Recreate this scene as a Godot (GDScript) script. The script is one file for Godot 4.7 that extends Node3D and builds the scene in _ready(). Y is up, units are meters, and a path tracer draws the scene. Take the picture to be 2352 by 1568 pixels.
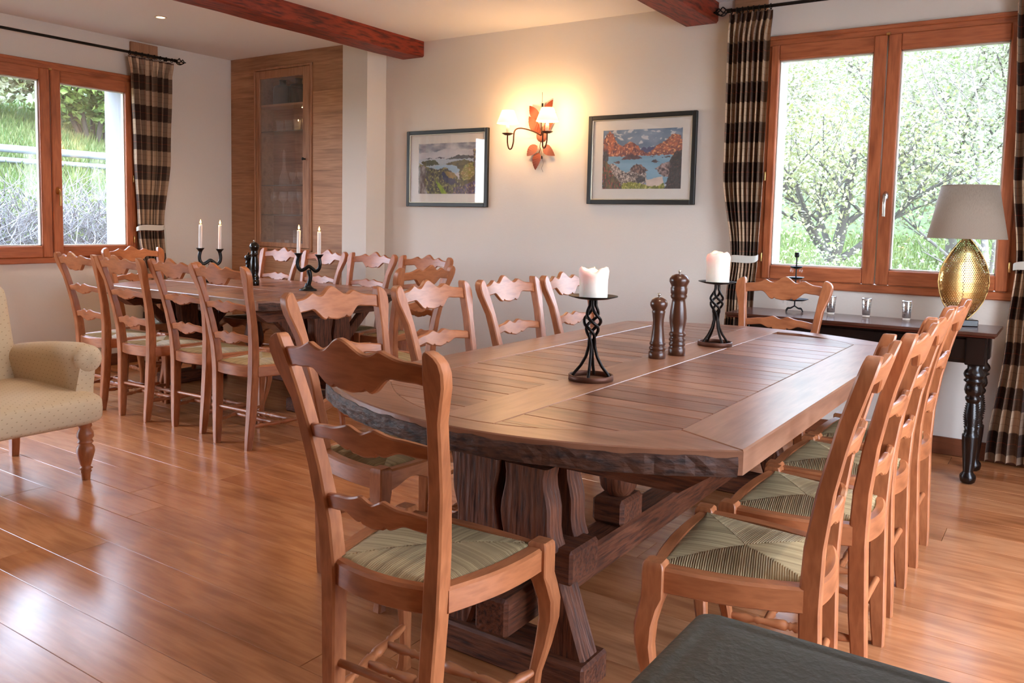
extends Node3D
# A dining room with two bow-ended trestle tables, ladder-back chairs and two casement windows.
# Pixel measurements were turned into metres with the camera below (floor y = 0, picture wall along x).

const WX := -6.56      # inner face of the left wall
const WZ := -5.15      # inner face of the picture and window wall
const CZ := -4.93      # front of the oak cabinet wall
const CEIL := 2.67
const FZ := 5.0        # inner face of the wall behind the viewer
const RX := 1.3        # inner face of the right wall with the glazed doors
const FLAT := 4294967295
var M := {}
var used := {}
var rng := RandomNumberGenerator.new()

func _ready() -> void:
	rng.seed = 7
	view_and_light()
	make_materials()
	build_shell()
	build_left_window()
	build_right_window()
	build_far_side_window()
	build_outdoors()
	build_cabinet()
	build_tables()
	build_chairs()
	build_armchair()
	build_sideboard()
	build_curtains()
	build_pictures()
	build_sconce()
	build_table_ware()
	build_cabinet_glass()
	build_downlights()
	build_leather_table()

func view_and_light() -> void:
	var cam := Camera3D.new()
	cam.name = "camera"
	cam.projection = Camera3D.PROJECTION_FRUSTUM
	cam.near = 0.05
	cam.far = 400.0
	var f := 1899.2
	cam.size = cam.near * 1568.0 / f
	cam.frustum_offset = Vector2((1176.0 - 1205.5) / f, -(784.0 - 666.5) / f) * cam.near
	cam.transform = Transform3D(Basis.from_euler(Vector3(deg_to_rad(-4.683), deg_to_rad(33.511), deg_to_rad(1.326)), EULER_ORDER_YXZ), Vector3(0, 1.25, 0))
	add_child(cam)
	cam.current = true
	var we := WorldEnvironment.new()
	we.name = "environment"
	var e := Environment.new()
	var sky := Sky.new()
	var sm := ProceduralSkyMaterial.new()
	sm.sky_top_color = Color(0.74, 0.85, 1.0)
	sm.sky_horizon_color = Color(0.93, 0.96, 1.0)
	sm.sky_curve = 0.3
	sm.ground_bottom_color = Color(0.34, 0.36, 0.27)
	sm.ground_horizon_color = Color(0.55, 0.58, 0.5)
	sm.sun_angle_max = 1.0
	sky.sky_material = sm
	e.background_mode = Environment.BG_SKY
	e.sky = sky
	e.background_energy_multiplier = 4.2
	e.tonemap_mode = Environment.TONE_MAPPER_LINEAR
	e.tonemap_exposure = 6.4
	e.sdfgi_enabled = true
	e.ssao_enabled = true
	e.ssil_enabled = true
	we.environment = e
	add_child(we)

# ---------------------------------------------------------------- naming
func numbered(called: String) -> String:
	used[called] = used.get(called, -1) + 1
	return called if used[called] == 0 else "%s_%03d" % [called, used[called]]

func tag(o: Node, label := "", category := "", group := "", kind := "") -> Node:
	if label: o.set_meta("label", label)
	if category: o.set_meta("category", category)
	if group: o.set_meta("group", group)
	if kind: o.set_meta("kind", kind)
	return o

func thing(called: String, label: String, category: String, at := Vector3.ZERO, turn := 0.0, group := "") -> Node3D:
	var o := Node3D.new()
	o.name = numbered(called)
	add_child(o)
	o.position = at
	o.rotation.y = turn
	tag(o, label, category, group)
	return o

func copy(o: Node3D, called: String, label: String, at: Vector3, turn := 0.0) -> Node3D:
	var c: Node3D = o.duplicate()
	c.name = numbered(called)
	add_child(c)
	c.position = at
	c.rotation.y = turn
	c.set_meta("label", label)
	return c

func mesh_of(st: SurfaceTool) -> ArrayMesh:
	st.generate_normals()
	return st.commit()

func inst(called: String, mesh: Mesh, m: Material, parent: Node = null, at := Transform3D.IDENTITY) -> MeshInstance3D:
	var o := MeshInstance3D.new()
	o.mesh = mesh
	o.material_override = m
	o.transform = at
	if parent == null or parent == self:
		o.name = numbered(called)
		add_child(o)
	else:
		o.name = called
		parent.add_child(o, true)
	return o

func put(called: String, st: SurfaceTool, m: Material, parent: Node = null) -> MeshInstance3D:
	return inst(called, mesh_of(st), m, parent)

func setting(called: String, st: SurfaceTool, m: Material) -> MeshInstance3D:
	var o := MeshInstance3D.new()
	o.mesh = mesh_of(st)
	o.material_override = m
	o.name = called
	add_child(o)
	o.set_meta("kind", "structure")
	return o

# ---------------------------------------------------------------- shapes
func S() -> SurfaceTool:
	var st := SurfaceTool.new()
	st.begin(Mesh.PRIMITIVE_TRIANGLES)
	return st

func tri(st: SurfaceTool, a: Vector3, b: Vector3, c: Vector3) -> void:
	st.add_vertex(a); st.add_vertex(b); st.add_vertex(c)

func quad(st: SurfaceTool, a: Vector3, b: Vector3, c: Vector3, d: Vector3) -> void:
	tri(st, a, b, c); tri(st, a, c, d)

# mode 0 smooth all round, 1 smooth along each strip with hard edges between strips, 2 flat
func loft(st: SurfaceTool, rings: Array, closed := true, caps := true, mode := 0) -> void:
	var n: int = rings[0].size()
	var last := n if closed else n - 1
	for i in rings.size() - 1:
		var p = rings[i]
		var q = rings[i + 1]
		for j in last:
			var k := (j + 1) % n
			st.set_smooth_group(0 if mode == 0 else (j + 1 if mode == 1 else FLAT))
			quad(st, p[j], q[j], q[k], p[k])
	if caps and closed:
		st.set_smooth_group(FLAT)
		for w in 2:
			var r = rings[0] if w == 0 else rings[rings.size() - 1]
			var c := Vector3.ZERO
			for v in r: c += v
			c /= n
			for j in n:
				var k := (j + 1) % n
				if w == 0: tri(st, c, r[j], r[k])
				else: tri(st, c, r[k], r[j])

func box(st: SurfaceTool, lo: Vector3, hi: Vector3, bev := 0.0) -> void:
	rod_box(st, Transform3D(Basis.IDENTITY, (lo + hi) / 2), hi - lo, bev)

# a chamfered box in the frame T
func rod_box(st: SurfaceTool, T: Transform3D, size: Vector3, bev := 0.0) -> void:
	st.set_smooth_group(FLAT)
	var h := size / 2
	var b := minf(bev, minf(h.x, minf(h.y, h.z)) * 0.9)
	if b <= 0.0:
		for ax in 3:
			for s in [-1.0, 1.0]:
				var u := Vector3.ZERO; var v := Vector3.ZERO; var w := Vector3.ZERO
				w[ax] = h[ax] * s
				u[(ax + 1) % 3] = h[(ax + 1) % 3] * s
				v[(ax + 2) % 3] = h[(ax + 2) % 3]
				quad(st, T * (w - u - v), T * (w - u + v), T * (w + u + v), T * (w + u - v))
		return
	for ax in 3:
		var p := (ax + 1) % 3
		var q := (ax + 2) % 3
		for s in [-1.0, 1.0]:
			var c := []
			for k in [[-1, -1], [-1, 1], [1, 1], [1, -1]]:
				var v := Vector3.ZERO
				v[ax] = h[ax] * s
				v[p] = (h[p] - b) * k[0] * s
				v[q] = (h[q] - b) * k[1]
				c.append(T * v)
			quad(st, c[0], c[1], c[2], c[3])
		for s in [-1.0, 1.0]:
			for t in [-1.0, 1.0]:
				var a1 := Vector3.ZERO; var a2 := Vector3.ZERO; var b1 := Vector3.ZERO; var b2 := Vector3.ZERO
				a1[ax] = -(h[ax] - b); a2[ax] = h[ax] - b; b1[ax] = a1[ax]; b2[ax] = a2[ax]
				a1[p] = h[p] * s; a1[q] = (h[q] - b) * t; a2[p] = a1[p]; a2[q] = a1[q]
				b1[p] = (h[p] - b) * s; b1[q] = h[q] * t; b2[p] = b1[p]; b2[q] = b1[q]
				if s * t > 0: quad(st, T * a1, T * a2, T * b2, T * b1)
				else: quad(st, T * b1, T * b2, T * a2, T * a1)
	for sx in [-1.0, 1.0]:
		for sy in [-1.0, 1.0]:
			for sz in [-1.0, 1.0]:
				var s := Vector3(sx, sy, sz)
				var x := T * (Vector3(h.x, h.y - b, h.z - b) * s)
				var y := T * (Vector3(h.x - b, h.y, h.z - b) * s)
				var z := T * (Vector3(h.x - b, h.y - b, h.z) * s)
				if sx * sy * sz > 0: tri(st, x, z, y)
				else: tri(st, x, y, z)

# beam of rectangular section from a to b
func beam(st: SurfaceTool, a: Vector3, b: Vector3, w: float, d: float, bev := 0.0, side := Vector3(0, 0, 1)) -> void:
	var y := (b - a).normalized()
	var x := y.cross(side).normalized()
	var z := x.cross(y).normalized()
	rod_box(st, Transform3D(Basis(x, y, z), (a + b) / 2), Vector3(w, a.distance_to(b), d), bev)

func frame_to(a: Vector3, b: Vector3) -> Transform3D:
	var y := (b - a).normalized()
	var s := Vector3(0, 0, 1) if absf(y.z) < 0.9 else Vector3(1, 0, 0)
	var x := y.cross(s).normalized()
	return Transform3D(Basis(x, y, x.cross(y).normalized()), a)

# profile of Vector2(radius, height) turned about the y axis of T
func lathe(st: SurfaceTool, prof: Array, seg := 20, T := Transform3D.IDENTITY, caps := true, flat_from := 999) -> void:
	var rings := []
	for p in prof:
		var r := PackedVector3Array()
		for k in seg:
			var a := TAU * k / seg
			r.append(T * Vector3(maxf(p.x, 0.0004) * cos(a), p.y, maxf(p.x, 0.0004) * sin(a)))
		rings.append(r)
	loft(st, rings, true, caps, 0)

# turned spindle between two points: prof of Vector2(radius, fraction)
func spindle(st: SurfaceTool, a: Vector3, b: Vector3, prof: Array, seg := 12) -> void:
	var L := a.distance_to(b)
	var pr := []
	for p in prof: pr.append(Vector2(p.x, p.y * L))
	lathe(st, pr, seg, frame_to(a, b))

func tube(st: SurfaceTool, pts: Array, rad, seg := 8, caps := true) -> void:
	var rings := []
	var up := Vector3(0, 0, 1)
	var d0: Vector3 = (pts[1] - pts[0]).normalized()
	if absf(d0.dot(up)) > 0.9: up = Vector3(1, 0, 0)
	var x := d0.cross(up).normalized()
	for i in pts.size():
		var d: Vector3 = (pts[mini(i + 1, pts.size() - 1)] - pts[maxi(i - 1, 0)]).normalized()
		x = (x - d * x.dot(d)).normalized()
		var z := x.cross(d)
		var r: float = rad[i] if rad is Array else rad
		var ring := PackedVector3Array()
		for k in seg:
			var a := TAU * k / seg
			ring.append(pts[i] + (x * cos(a) + z * sin(a)) * r)
		rings.append(ring)
	loft(st, rings, true, caps, 0)

func curve_pts(keys: Array, per := 6) -> Array:
	var out := []
	for i in keys.size() - 1:
		var p0: Vector3 = keys[maxi(i - 1, 0)]
		var p3: Vector3 = keys[mini(i + 2, keys.size() - 1)]
		for k in per:
			out.append(keys[i].cubic_interpolate(keys[i + 1], p0, p3, float(k) / per))
	out.append(keys[keys.size() - 1])
	return out

func inset(poly: PackedVector2Array, d: float) -> PackedVector2Array:
	var out := PackedVector2Array()
	var n := poly.size()
	var s := 1.0 if not Geometry2D.is_polygon_clockwise(poly) else -1.0
	for i in n:
		var a := (poly[i] - poly[(i + n - 1) % n]).normalized()
		var b := (poly[(i + 1) % n] - poly[i]).normalized()
		var na := Vector2(-a.y, a.x) * s
		var nb := Vector2(-b.y, b.x) * s
		var m := (na + nb).normalized()
		out.append(poly[i] + m * (d / maxf(m.dot(na), 0.35)))
	return out

# a board: polygon in (x, z), from y0 to y1, with a chamfered top edge
func slab(st: SurfaceTool, poly: PackedVector2Array, y0: float, y1: float, bev := 0.002) -> void:
	st.set_smooth_group(FLAT)
	if Geometry2D.is_polygon_clockwise(poly): poly.reverse()
	var n := poly.size()
	var top := inset(poly, bev)
	var idx := Geometry2D.triangulate_polygon(top)
	for i in range(0, idx.size(), 3):
		var p := []
		for k in 3: p.append(Vector3(top[idx[i + k]].x, y1, top[idx[i + k]].y))
		if (p[1] - p[0]).cross(p[2] - p[0]).y > 0: p.reverse()
		tri(st, p[0], p[1], p[2])
	idx = Geometry2D.triangulate_polygon(poly)
	for i in range(0, idx.size(), 3):
		var p := []
		for k in 3: p.append(Vector3(poly[idx[i + k]].x, y0, poly[idx[i + k]].y))
		if (p[1] - p[0]).cross(p[2] - p[0]).y < 0: p.reverse()
		tri(st, p[0], p[1], p[2])
	for i in n:
		var j := (i + 1) % n
		quad(st, Vector3(poly[i].x, y0, poly[i].y), Vector3(poly[i].x, y1 - bev, poly[i].y), Vector3(poly[j].x, y1 - bev, poly[j].y), Vector3(poly[j].x, y0, poly[j].y))
		quad(st, Vector3(poly[i].x, y1 - bev, poly[i].y), Vector3(top[i].x, y1, top[i].y), Vector3(top[j].x, y1, top[j].y), Vector3(poly[j].x, y1 - bev, poly[j].y))

# polygon in the xy plane of T, extruded from z0 to z1
func plate(st: SurfaceTool, poly: PackedVector2Array, z0: float, z1: float, T := Transform3D.IDENTITY) -> void:
	st.set_smooth_group(FLAT)
	var idx := Geometry2D.triangulate_polygon(poly)
	for i in range(0, idx.size(), 3):
		var a := poly[idx[i]]; var b := poly[idx[i + 1]]; var c := poly[idx[i + 2]]
		tri(st, T * Vector3(a.x, a.y, z1), T * Vector3(c.x, c.y, z1), T * Vector3(b.x, b.y, z1))
		tri(st, T * Vector3(a.x, a.y, z0), T * Vector3(b.x, b.y, z0), T * Vector3(c.x, c.y, z0))
	for i in poly.size():
		var a := poly[i]; var b := poly[(i + 1) % poly.size()]
		quad(st, T * Vector3(a.x, a.y, z0), T * Vector3(a.x, a.y, z1), T * Vector3(b.x, b.y, z1), T * Vector3(b.x, b.y, z0))

func spow(v: float, e: float) -> float:
	return signf(v) * pow(absf(v), e)

# cushion: superellipsoid of half sizes h in the frame T
func cushion(st: SurfaceTool, T: Transform3D, h: Vector3, e1 := 0.35, e2 := 0.35, nu := 28, nv := 16) -> void:
	var rings := []
	for i in nv + 1:
		var a := -PI / 2 + PI * i / nv
		var ring := PackedVector3Array()
		for k in nu:
			var b := TAU * k / nu
			ring.append(T * Vector3(h.x * spow(cos(a), e1) * spow(cos(b), e2), h.y * spow(sin(a), e1), h.z * spow(cos(a), e1) * spow(sin(b), e2)))
		rings.append(ring)
	loft(st, rings, true, false, 0)

# chamfered rectangle of eight points in the plane of height y
func rect_ring(x0: float, x1: float, z0: float, z1: float, y: float, c := 0.004) -> PackedVector3Array:
	return PackedVector3Array([Vector3(x0 + c, y, z0), Vector3(x1 - c, y, z0), Vector3(x1, y, z0 + c), Vector3(x1, y, z1 - c), Vector3(x1 - c, y, z1), Vector3(x0 + c, y, z1), Vector3(x0, y, z1 - c), Vector3(x0, y, z0 + c)])

# ---------------------------------------------------------------- materials
func noise_tex(sd: int, freq: float, stops: Array, octaves := 4, size := 512, kind := FastNoiseLite.TYPE_SIMPLEX_SMOOTH) -> NoiseTexture2D:
	var n := FastNoiseLite.new()
	n.seed = sd
	n.noise_type = kind
	n.frequency = freq
	n.fractal_octaves = octaves
	var t := NoiseTexture2D.new()
	t.width = size
	t.height = size
	t.seamless = true
	t.noise = n
	if stops.size():
		var g := Gradient.new()
		var off := PackedFloat32Array()
		var col := PackedColorArray()
		for s in stops:
			off.append(s[0]); col.append(s[1])
		g.offsets = off
		g.colors = col
		t.color_ramp = g
	return t

func mat(c: Color, rough := 0.6, metal := 0.0) -> StandardMaterial3D:
	var m := StandardMaterial3D.new()
	m.albedo_color = c
	m.roughness = rough
	m.metallic = metal
	return m

# grain runs along axis 0 x, 1 y, 2 z of the mesh
func wood(tint: Color, axis: int, rough := 0.42, along := 0.7, across := 9.0, world := false, off := 0.0) -> StandardMaterial3D:
	var m := mat(tint, rough)
	m.albedo_texture = M.soft
	m.uv1_triplanar = true
	m.uv1_world_triplanar = world
	m.uv1_triplanar_sharpness = 8.0
	var s := Vector3(across, across, across)
	s[axis] = along
	m.uv1_scale = s
	m.uv1_offset = Vector3(off, off * 1.7, off * 2.3)
	m.detail_enabled = true
	m.detail_albedo = M.broad
	m.detail_blend_mode = BaseMaterial3D.BLEND_MODE_MUL
	m.detail_uv_layer = BaseMaterial3D.DETAIL_UV_2
	m.uv2_triplanar = true
	m.uv2_world_triplanar = world
	var s2 := s * 0.28
	s2[axis] = along * 0.8
	m.uv2_scale = s2
	m.uv2_offset = Vector3(off * 3.1, off, off * 1.3)
	m.heightmap_enabled = true
	m.heightmap_texture = M.grain_h
	m.heightmap_scale = 0.015
	return m

func make_materials() -> void:
	M.grain = noise_tex(3, 0.012, [[0.0, Color(0.70, 0.66, 0.62)], [0.38, Color(0.88, 0.86, 0.84)], [0.55, Color(0.97, 0.96, 0.95)], [0.72, Color(1, 1, 1)], [1.0, Color(0.86, 0.84, 0.82)]], 5)
	M.soft = noise_tex(14, 0.010, [[0.0, Color(0.86, 0.83, 0.80)], [0.4, Color(0.95, 0.94, 0.93)], [0.6, Color(1, 1, 1)], [1.0, Color(0.93, 0.91, 0.90)]], 4)
	M.grain_h = noise_tex(3, 0.012, [], 5)
	M.broad = noise_tex(11, 0.006, [[0.0, Color(0.80, 0.76, 0.73)], [0.35, Color(0.95, 0.93, 0.91)], [0.6, Color(1, 1, 1)], [1.0, Color(0.90, 0.87, 0.85)]], 3)
	M.oldgrain = noise_tex(23, 0.016, [[0.0, Color(0.30, 0.25, 0.22)], [0.3, Color(0.72, 0.67, 0.63)], [0.55, Color(0.95, 0.93, 0.91)], [0.75, Color(1, 1, 1)], [1.0, Color(0.62, 0.57, 0.52)]], 5)
	var plaster_h := noise_tex(5, 0.05, [], 4)
	M.wall = mat(Color(0.86, 0.82, 0.775), 0.9)
	M.wall.heightmap_enabled = true
	M.wall.heightmap_texture = plaster_h
	M.wall.heightmap_scale = 0.03
	M.wall.uv1_triplanar = true
	M.wall.uv1_world_triplanar = true
	M.wall.uv1_scale = Vector3(2, 2, 2)
	M.ceiling = mat(Color(0.88, 0.865, 0.85), 0.95)
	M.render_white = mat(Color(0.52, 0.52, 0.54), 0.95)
	# floor boards: warm oak in five tones
	M.floor = []
	var tones := [Color(0.735, 0.485, 0.315), Color(0.76, 0.515, 0.345), Color(0.715, 0.465, 0.295), Color(0.77, 0.53, 0.36), Color(0.74, 0.495, 0.325)]
	for k in 5:
		var m := wood(tones[k], 0, 0.22, 0.45, 4.5, true, k * 0.37)
		m.heightmap_scale = 0.012
		M.floor.append(m)
	M.floor_bed = mat(Color(0.22, 0.13, 0.08), 0.9)
	# chair wood: honey beech stained orange
	var cw := Color(0.69, 0.425, 0.265)
	M.chair_x = wood(cw, 0, 0.36, 1.6, 8.0)
	M.chair_y = wood(cw, 1, 0.36, 1.6, 8.0)
	M.chair_z = wood(cw, 2, 0.36, 1.6, 8.0)
	M.rush = mat(Color(1, 1, 1), 0.7)
	M.rush.vertex_color_use_as_albedo = true
	# old oak of the tables
	M.top = []
	var tt := [Color(0.58, 0.40, 0.31), Color(0.53, 0.36, 0.28), Color(0.62, 0.44, 0.34), Color(0.50, 0.335, 0.26)]
	for k in 4:
		var m := wood(tt[k], 0, 0.30, 0.8, 7.0, false, k * 0.41)
		m.albedo_texture = M.grain
		M.top.append(m)
	M.top_z = wood(Color(0.60, 0.43, 0.335), 2, 0.30, 0.6, 6.0)
	M.top_end = wood(Color(0.57, 0.39, 0.295), 0, 0.32, 0.6, 6.0)
	for pair in [["old_y", 1], ["old_x", 0], ["old_z", 2]]:
		var m := wood(Color(0.47, 0.27, 0.17), pair[1], 0.55, 0.8, 7.0)
		m.albedo_texture = M.oldgrain
		m.heightmap_scale = 0.25
		M[pair[0]] = m
	M.bark = wood(Color(0.33, 0.20, 0.13), 0, 0.7, 2.0, 5.0)  # dark worn wood with some edge shade put into the tone
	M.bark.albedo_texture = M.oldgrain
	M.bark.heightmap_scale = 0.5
	M.beam_wood = wood(Color(0.56, 0.19, 0.085), 2, 0.5, 0.6, 4.0)
	M.beam_wood.albedo_texture = M.oldgrain
	M.frame_y = wood(Color(0.72, 0.41, 0.25), 1, 0.4, 0.8, 10.0)
	M.frame_x = wood(Color(0.72, 0.41, 0.25), 0, 0.4, 0.8, 10.0)
	M.frame_z = wood(Color(0.72, 0.41, 0.25), 2, 0.4, 0.8, 10.0)
	M.frame_ly = wood(Color(0.72, 0.41, 0.25), 1, 0.4, 0.8, 10.0)
	M.oak_x = wood(Color(0.70, 0.52, 0.38), 0, 0.6, 0.5, 12.0)
	M.oak_y = wood(Color(0.70, 0.51, 0.375), 1, 0.6, 0.6, 12.0)
	M.oak_panel = []
	for k in 3:
		M.oak_panel.append(wood([Color(0.72, 0.53, 0.385), Color(0.75, 0.56, 0.41), Color(0.69, 0.505, 0.365)][k], 0, 0.6, 0.45, 11.0, false, k * 0.43))
	M.base_x = wood(Color(0.47, 0.26, 0.15), 0, 0.45, 0.5, 8.0)
	M.base_z = wood(Color(0.47, 0.26, 0.15), 2, 0.45, 0.5, 8.0)
	M.dark_wood = mat(Color(0.075, 0.042, 0.032), 0.26)
	M.dark_top = wood(Color(0.33, 0.20, 0.155), 0, 0.22, 0.5, 9.0)
	M.dark_edge = mat(Color(0.30, 0.12, 0.07), 0.3)
	M.mill_brown = wood(Color(0.30, 0.165, 0.095), 1, 0.28, 1.5, 9.0)
	M.mill_black = mat(Color(0.035, 0.022, 0.018), 0.18)
	M.iron = mat(Color(0.115, 0.085, 0.07), 0.42, 0.75)
	M.iron_rust = mat(Color(0.34, 0.195, 0.13), 0.5, 0.55)
	M.cast_iron = mat(Color(0.030, 0.038, 0.033), 0.34, 0.25)
	M.black_rod = mat(Color(0.028, 0.026, 0.024), 0.5, 0.3)
	M.steel = mat(Color(0.78, 0.76, 0.72), 0.25, 1.0)
	M.brass = mat(Color(0.80, 0.66, 0.42), 0.28, 1.0)
	M.copper = mat(Color(0.53, 0.255, 0.17), 0.5, 0.45)
	M.copper_pale = mat(Color(0.62, 0.37, 0.28), 0.55, 0.35)
	M.seal = mat(Color(0.82, 0.80, 0.75), 0.6)
	M.seal_dark = mat(Color(0.05, 0.045, 0.04), 0.7)
	M.wax = mat(Color(0.93, 0.88, 0.82), 0.5)
	M.wax.subsurf_scatter_enabled = true
	M.wax.subsurf_scatter_strength = 0.35
	M.taper = mat(Color(0.93, 0.90, 0.87), 0.45)
	M.wick = mat(Color(0.03, 0.02, 0.02), 0.9)
	M.flame = mat(Color(1, 0.8, 0.45), 1.0)
	M.flame.emission_enabled = true
	M.flame.emission = Color(1.0, 0.72, 0.36)
	M.flame.emission_energy_multiplier = 2.2
	M.shade_lit = mat(Color(0.96, 0.90, 0.74), 0.9)
	M.shade_lit.emission_enabled = true
	M.shade_lit.emission = Color(1.0, 0.86, 0.58)
	M.shade_lit.emission_energy_multiplier = 0.20
	M.shade_lit.backlight_enabled = true
	M.shade_lit.backlight = Color(0.5, 0.45, 0.35)
	M.bulb = mat(Color(1, 0.95, 0.85), 0.6)
	M.bulb.emission_enabled = true
	M.bulb.emission = Color(1.0, 0.84, 0.62)
	M.bulb.emission_energy_multiplier = 2.5
	M.ceramic = mat(Color(0.85, 0.80, 0.74), 0.3)
	M.glass = mat(Color(1, 1, 1, 0.04), 0.0)
	M.glass.transparency = BaseMaterial3D.TRANSPARENCY_ALPHA
	M.picture_glass = mat(Color(1, 1, 1, 0.03), 0.02)
	M.picture_glass.transparency = BaseMaterial3D.TRANSPARENCY_ALPHA
	M.crystal = mat(Color(1, 1, 1, 0.06), 0.02)
	M.crystal.transparency = BaseMaterial3D.TRANSPARENCY_ALPHA
	M.shelf_glass = mat(Color(0.35, 0.42, 0.38, 0.35), 0.05)
	M.shelf_glass.transparency = BaseMaterial3D.TRANSPARENCY_ALPHA
	M.bottle = mat(Color(0.035, 0.055, 0.05), 0.35)
	M.frame_black = mat(Color(0.055, 0.05, 0.042), 0.45)
	M.frame_lip = mat(Color(0.72, 0.68, 0.60), 0.35, 0.6)
	M.mount = mat(Color(0.86, 0.83, 0.79), 0.9)
	M.tie = mat(Color(0.80, 0.78, 0.73), 0.9)
	var linen := noise_tex(41, 0.03, [[0.0, Color(0.74, 0.72, 0.70)], [0.5, Color(0.92, 0.91, 0.9)], [1.0, Color(1, 1, 1)]], 3)
	M.linen = mat(Color(0.66, 0.595, 0.53), 0.95)
	M.linen.albedo_texture = linen
	M.linen.uv1_triplanar = true
	M.linen.uv1_scale = Vector3(14, 70, 14)
	M.linen.backlight_enabled = true
	M.linen.backlight = Color(0.30, 0.26, 0.22)
	M.silvered = silver_material()
	M.tartan = ImageTexture.create_from_image(tartan_image())
	M.curtain = mat(Color(1, 1, 1), 0.95)
	M.curtain.albedo_texture = M.tartan
	M.curtain.backlight_enabled = true
	M.curtain.backlight = Color(0.22, 0.20, 0.17)
	M.upholstery = mat(Color(1, 1, 1), 0.95)
	M.upholstery.albedo_texture = ImageTexture.create_from_image(dotted_image())
	M.upholstery.uv1_triplanar = true
	M.upholstery.uv1_triplanar_sharpness = 6.0
	M.upholstery.uv1_scale = Vector3(26, 26, 26)
	M.leather = mat(Color(0.165, 0.145, 0.095), 0.55)
	M.leather.heightmap_enabled = true
	M.leather.heightmap_texture = noise_tex(77, 0.03, [], 5, 512, FastNoiseLite.TYPE_CELLULAR)
	M.leather.heightmap_scale = 0.12
	M.leather.uv1_triplanar = true
	M.leather.uv1_scale = Vector3(5, 5, 5)
	M.grass_ground = mat(Color(0.30, 0.42, 0.13), 1.0)
	M.grass_ground.albedo_texture = noise_tex(61, 0.02, [[0.0, Color(0.6, 0.62, 0.5)], [1.0, Color(1, 1, 1)]])
	M.grass_ground.uv1_triplanar = true
	M.grass_ground.uv1_scale = Vector3(0.3, 0.3, 0.3)
	M.far_hill = mat(Color(0.34, 0.42, 0.22), 1.0)
	M.paving = mat(Color(0.80, 0.77, 0.72), 0.9)  # unseen terrace, made pale to bounce daylight up to the ceiling
	M.leaf = mat(Color(0.60, 0.60, 0.60), 0.7)
	M.leaf.vertex_color_use_as_albedo = true
	M.leaf.backlight_enabled = true
	M.leaf.backlight = Color(0.7, 0.7, 0.6)
	M.trunk = mat(Color(0.22, 0.20, 0.165), 0.95)
	M.twig = mat(Color(0.40, 0.37, 0.35), 0.95)
	M.twig.vertex_color_use_as_albedo = true
	M.galv = mat(Color(0.52, 0.54, 0.56), 0.5, 0.5)

func tartan_image() -> Image:
	var n := 256
	var im := Image.create(n, n, false, Image.FORMAT_RGB8)
	var light := Color(0.80, 0.68, 0.56)
	var dark := Color(0.245, 0.175, 0.145)
	var line := []
	for i in n:
		var c := dark if (i >= 64 and i < 192) else light
		if i >= 126 and i < 130: c = Color(0.62, 0.25, 0.17)
		if (i >= 96 and i < 99) or (i >= 157 and i < 160): c = Color(0.33, 0.25, 0.21)
		if (i >= 20 and i < 23) or (i >= 233 and i < 236): c = Color(0.62, 0.48, 0.38)
		line.append(c)
	for y in n:
		for x in n:
			var k := 0.62 if (x + y) % 3 != 0 else 0.40
			im.set_pixel(x, y, (line[x] as Color).lerp(line[y], k))
	return im

func dotted_image() -> Image:
	var n := 64
	var im := Image.create(n, n, false, Image.FORMAT_RGB8)
	im.fill(Color(0.80, 0.70, 0.565))
	for k in 2:
		var cx := 16 + 32 * k
		var cy := 16 + 32 * k
		for y in range(-3, 4):
			for x in range(-7, 8):
				var d := absf(x) / 7.0 + absf(y + x * 0.18) / 3.2
				if d < 1.0:
					im.set_pixel((cx + x + n) % n, (cy + y + n) % n, Color(0.62, 0.52, 0.40))
				elif d < 1.35:
					im.set_pixel((cx + x + n) % n, (cy + y + n) % n, Color(0.73, 0.63, 0.50))
	return im

func silver_material() -> StandardMaterial3D:
	var n := 128
	var im := Image.create(n, n, false, Image.FORMAT_RGB8)
	im.fill(Color(0.86, 0.86, 0.85))
	var r := RandomNumberGenerator.new()
	r.seed = 5
	for row in 8:
		var x := 0
		while x < n:
			var w := r.randi_range(3, 12)
			if r.randf() < 0.55:
				im.fill_rect(Rect2i(x, row * 16 + r.randi_range(0, 5), w, r.randi_range(2, 5)), Color(0.12, 0.12, 0.12))
			x += w + r.randi_range(2, 5)
	var m := mat(Color(1, 1, 1), 0.16, 0.85)
	m.albedo_texture = ImageTexture.create_from_image(im)
	return m

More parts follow.
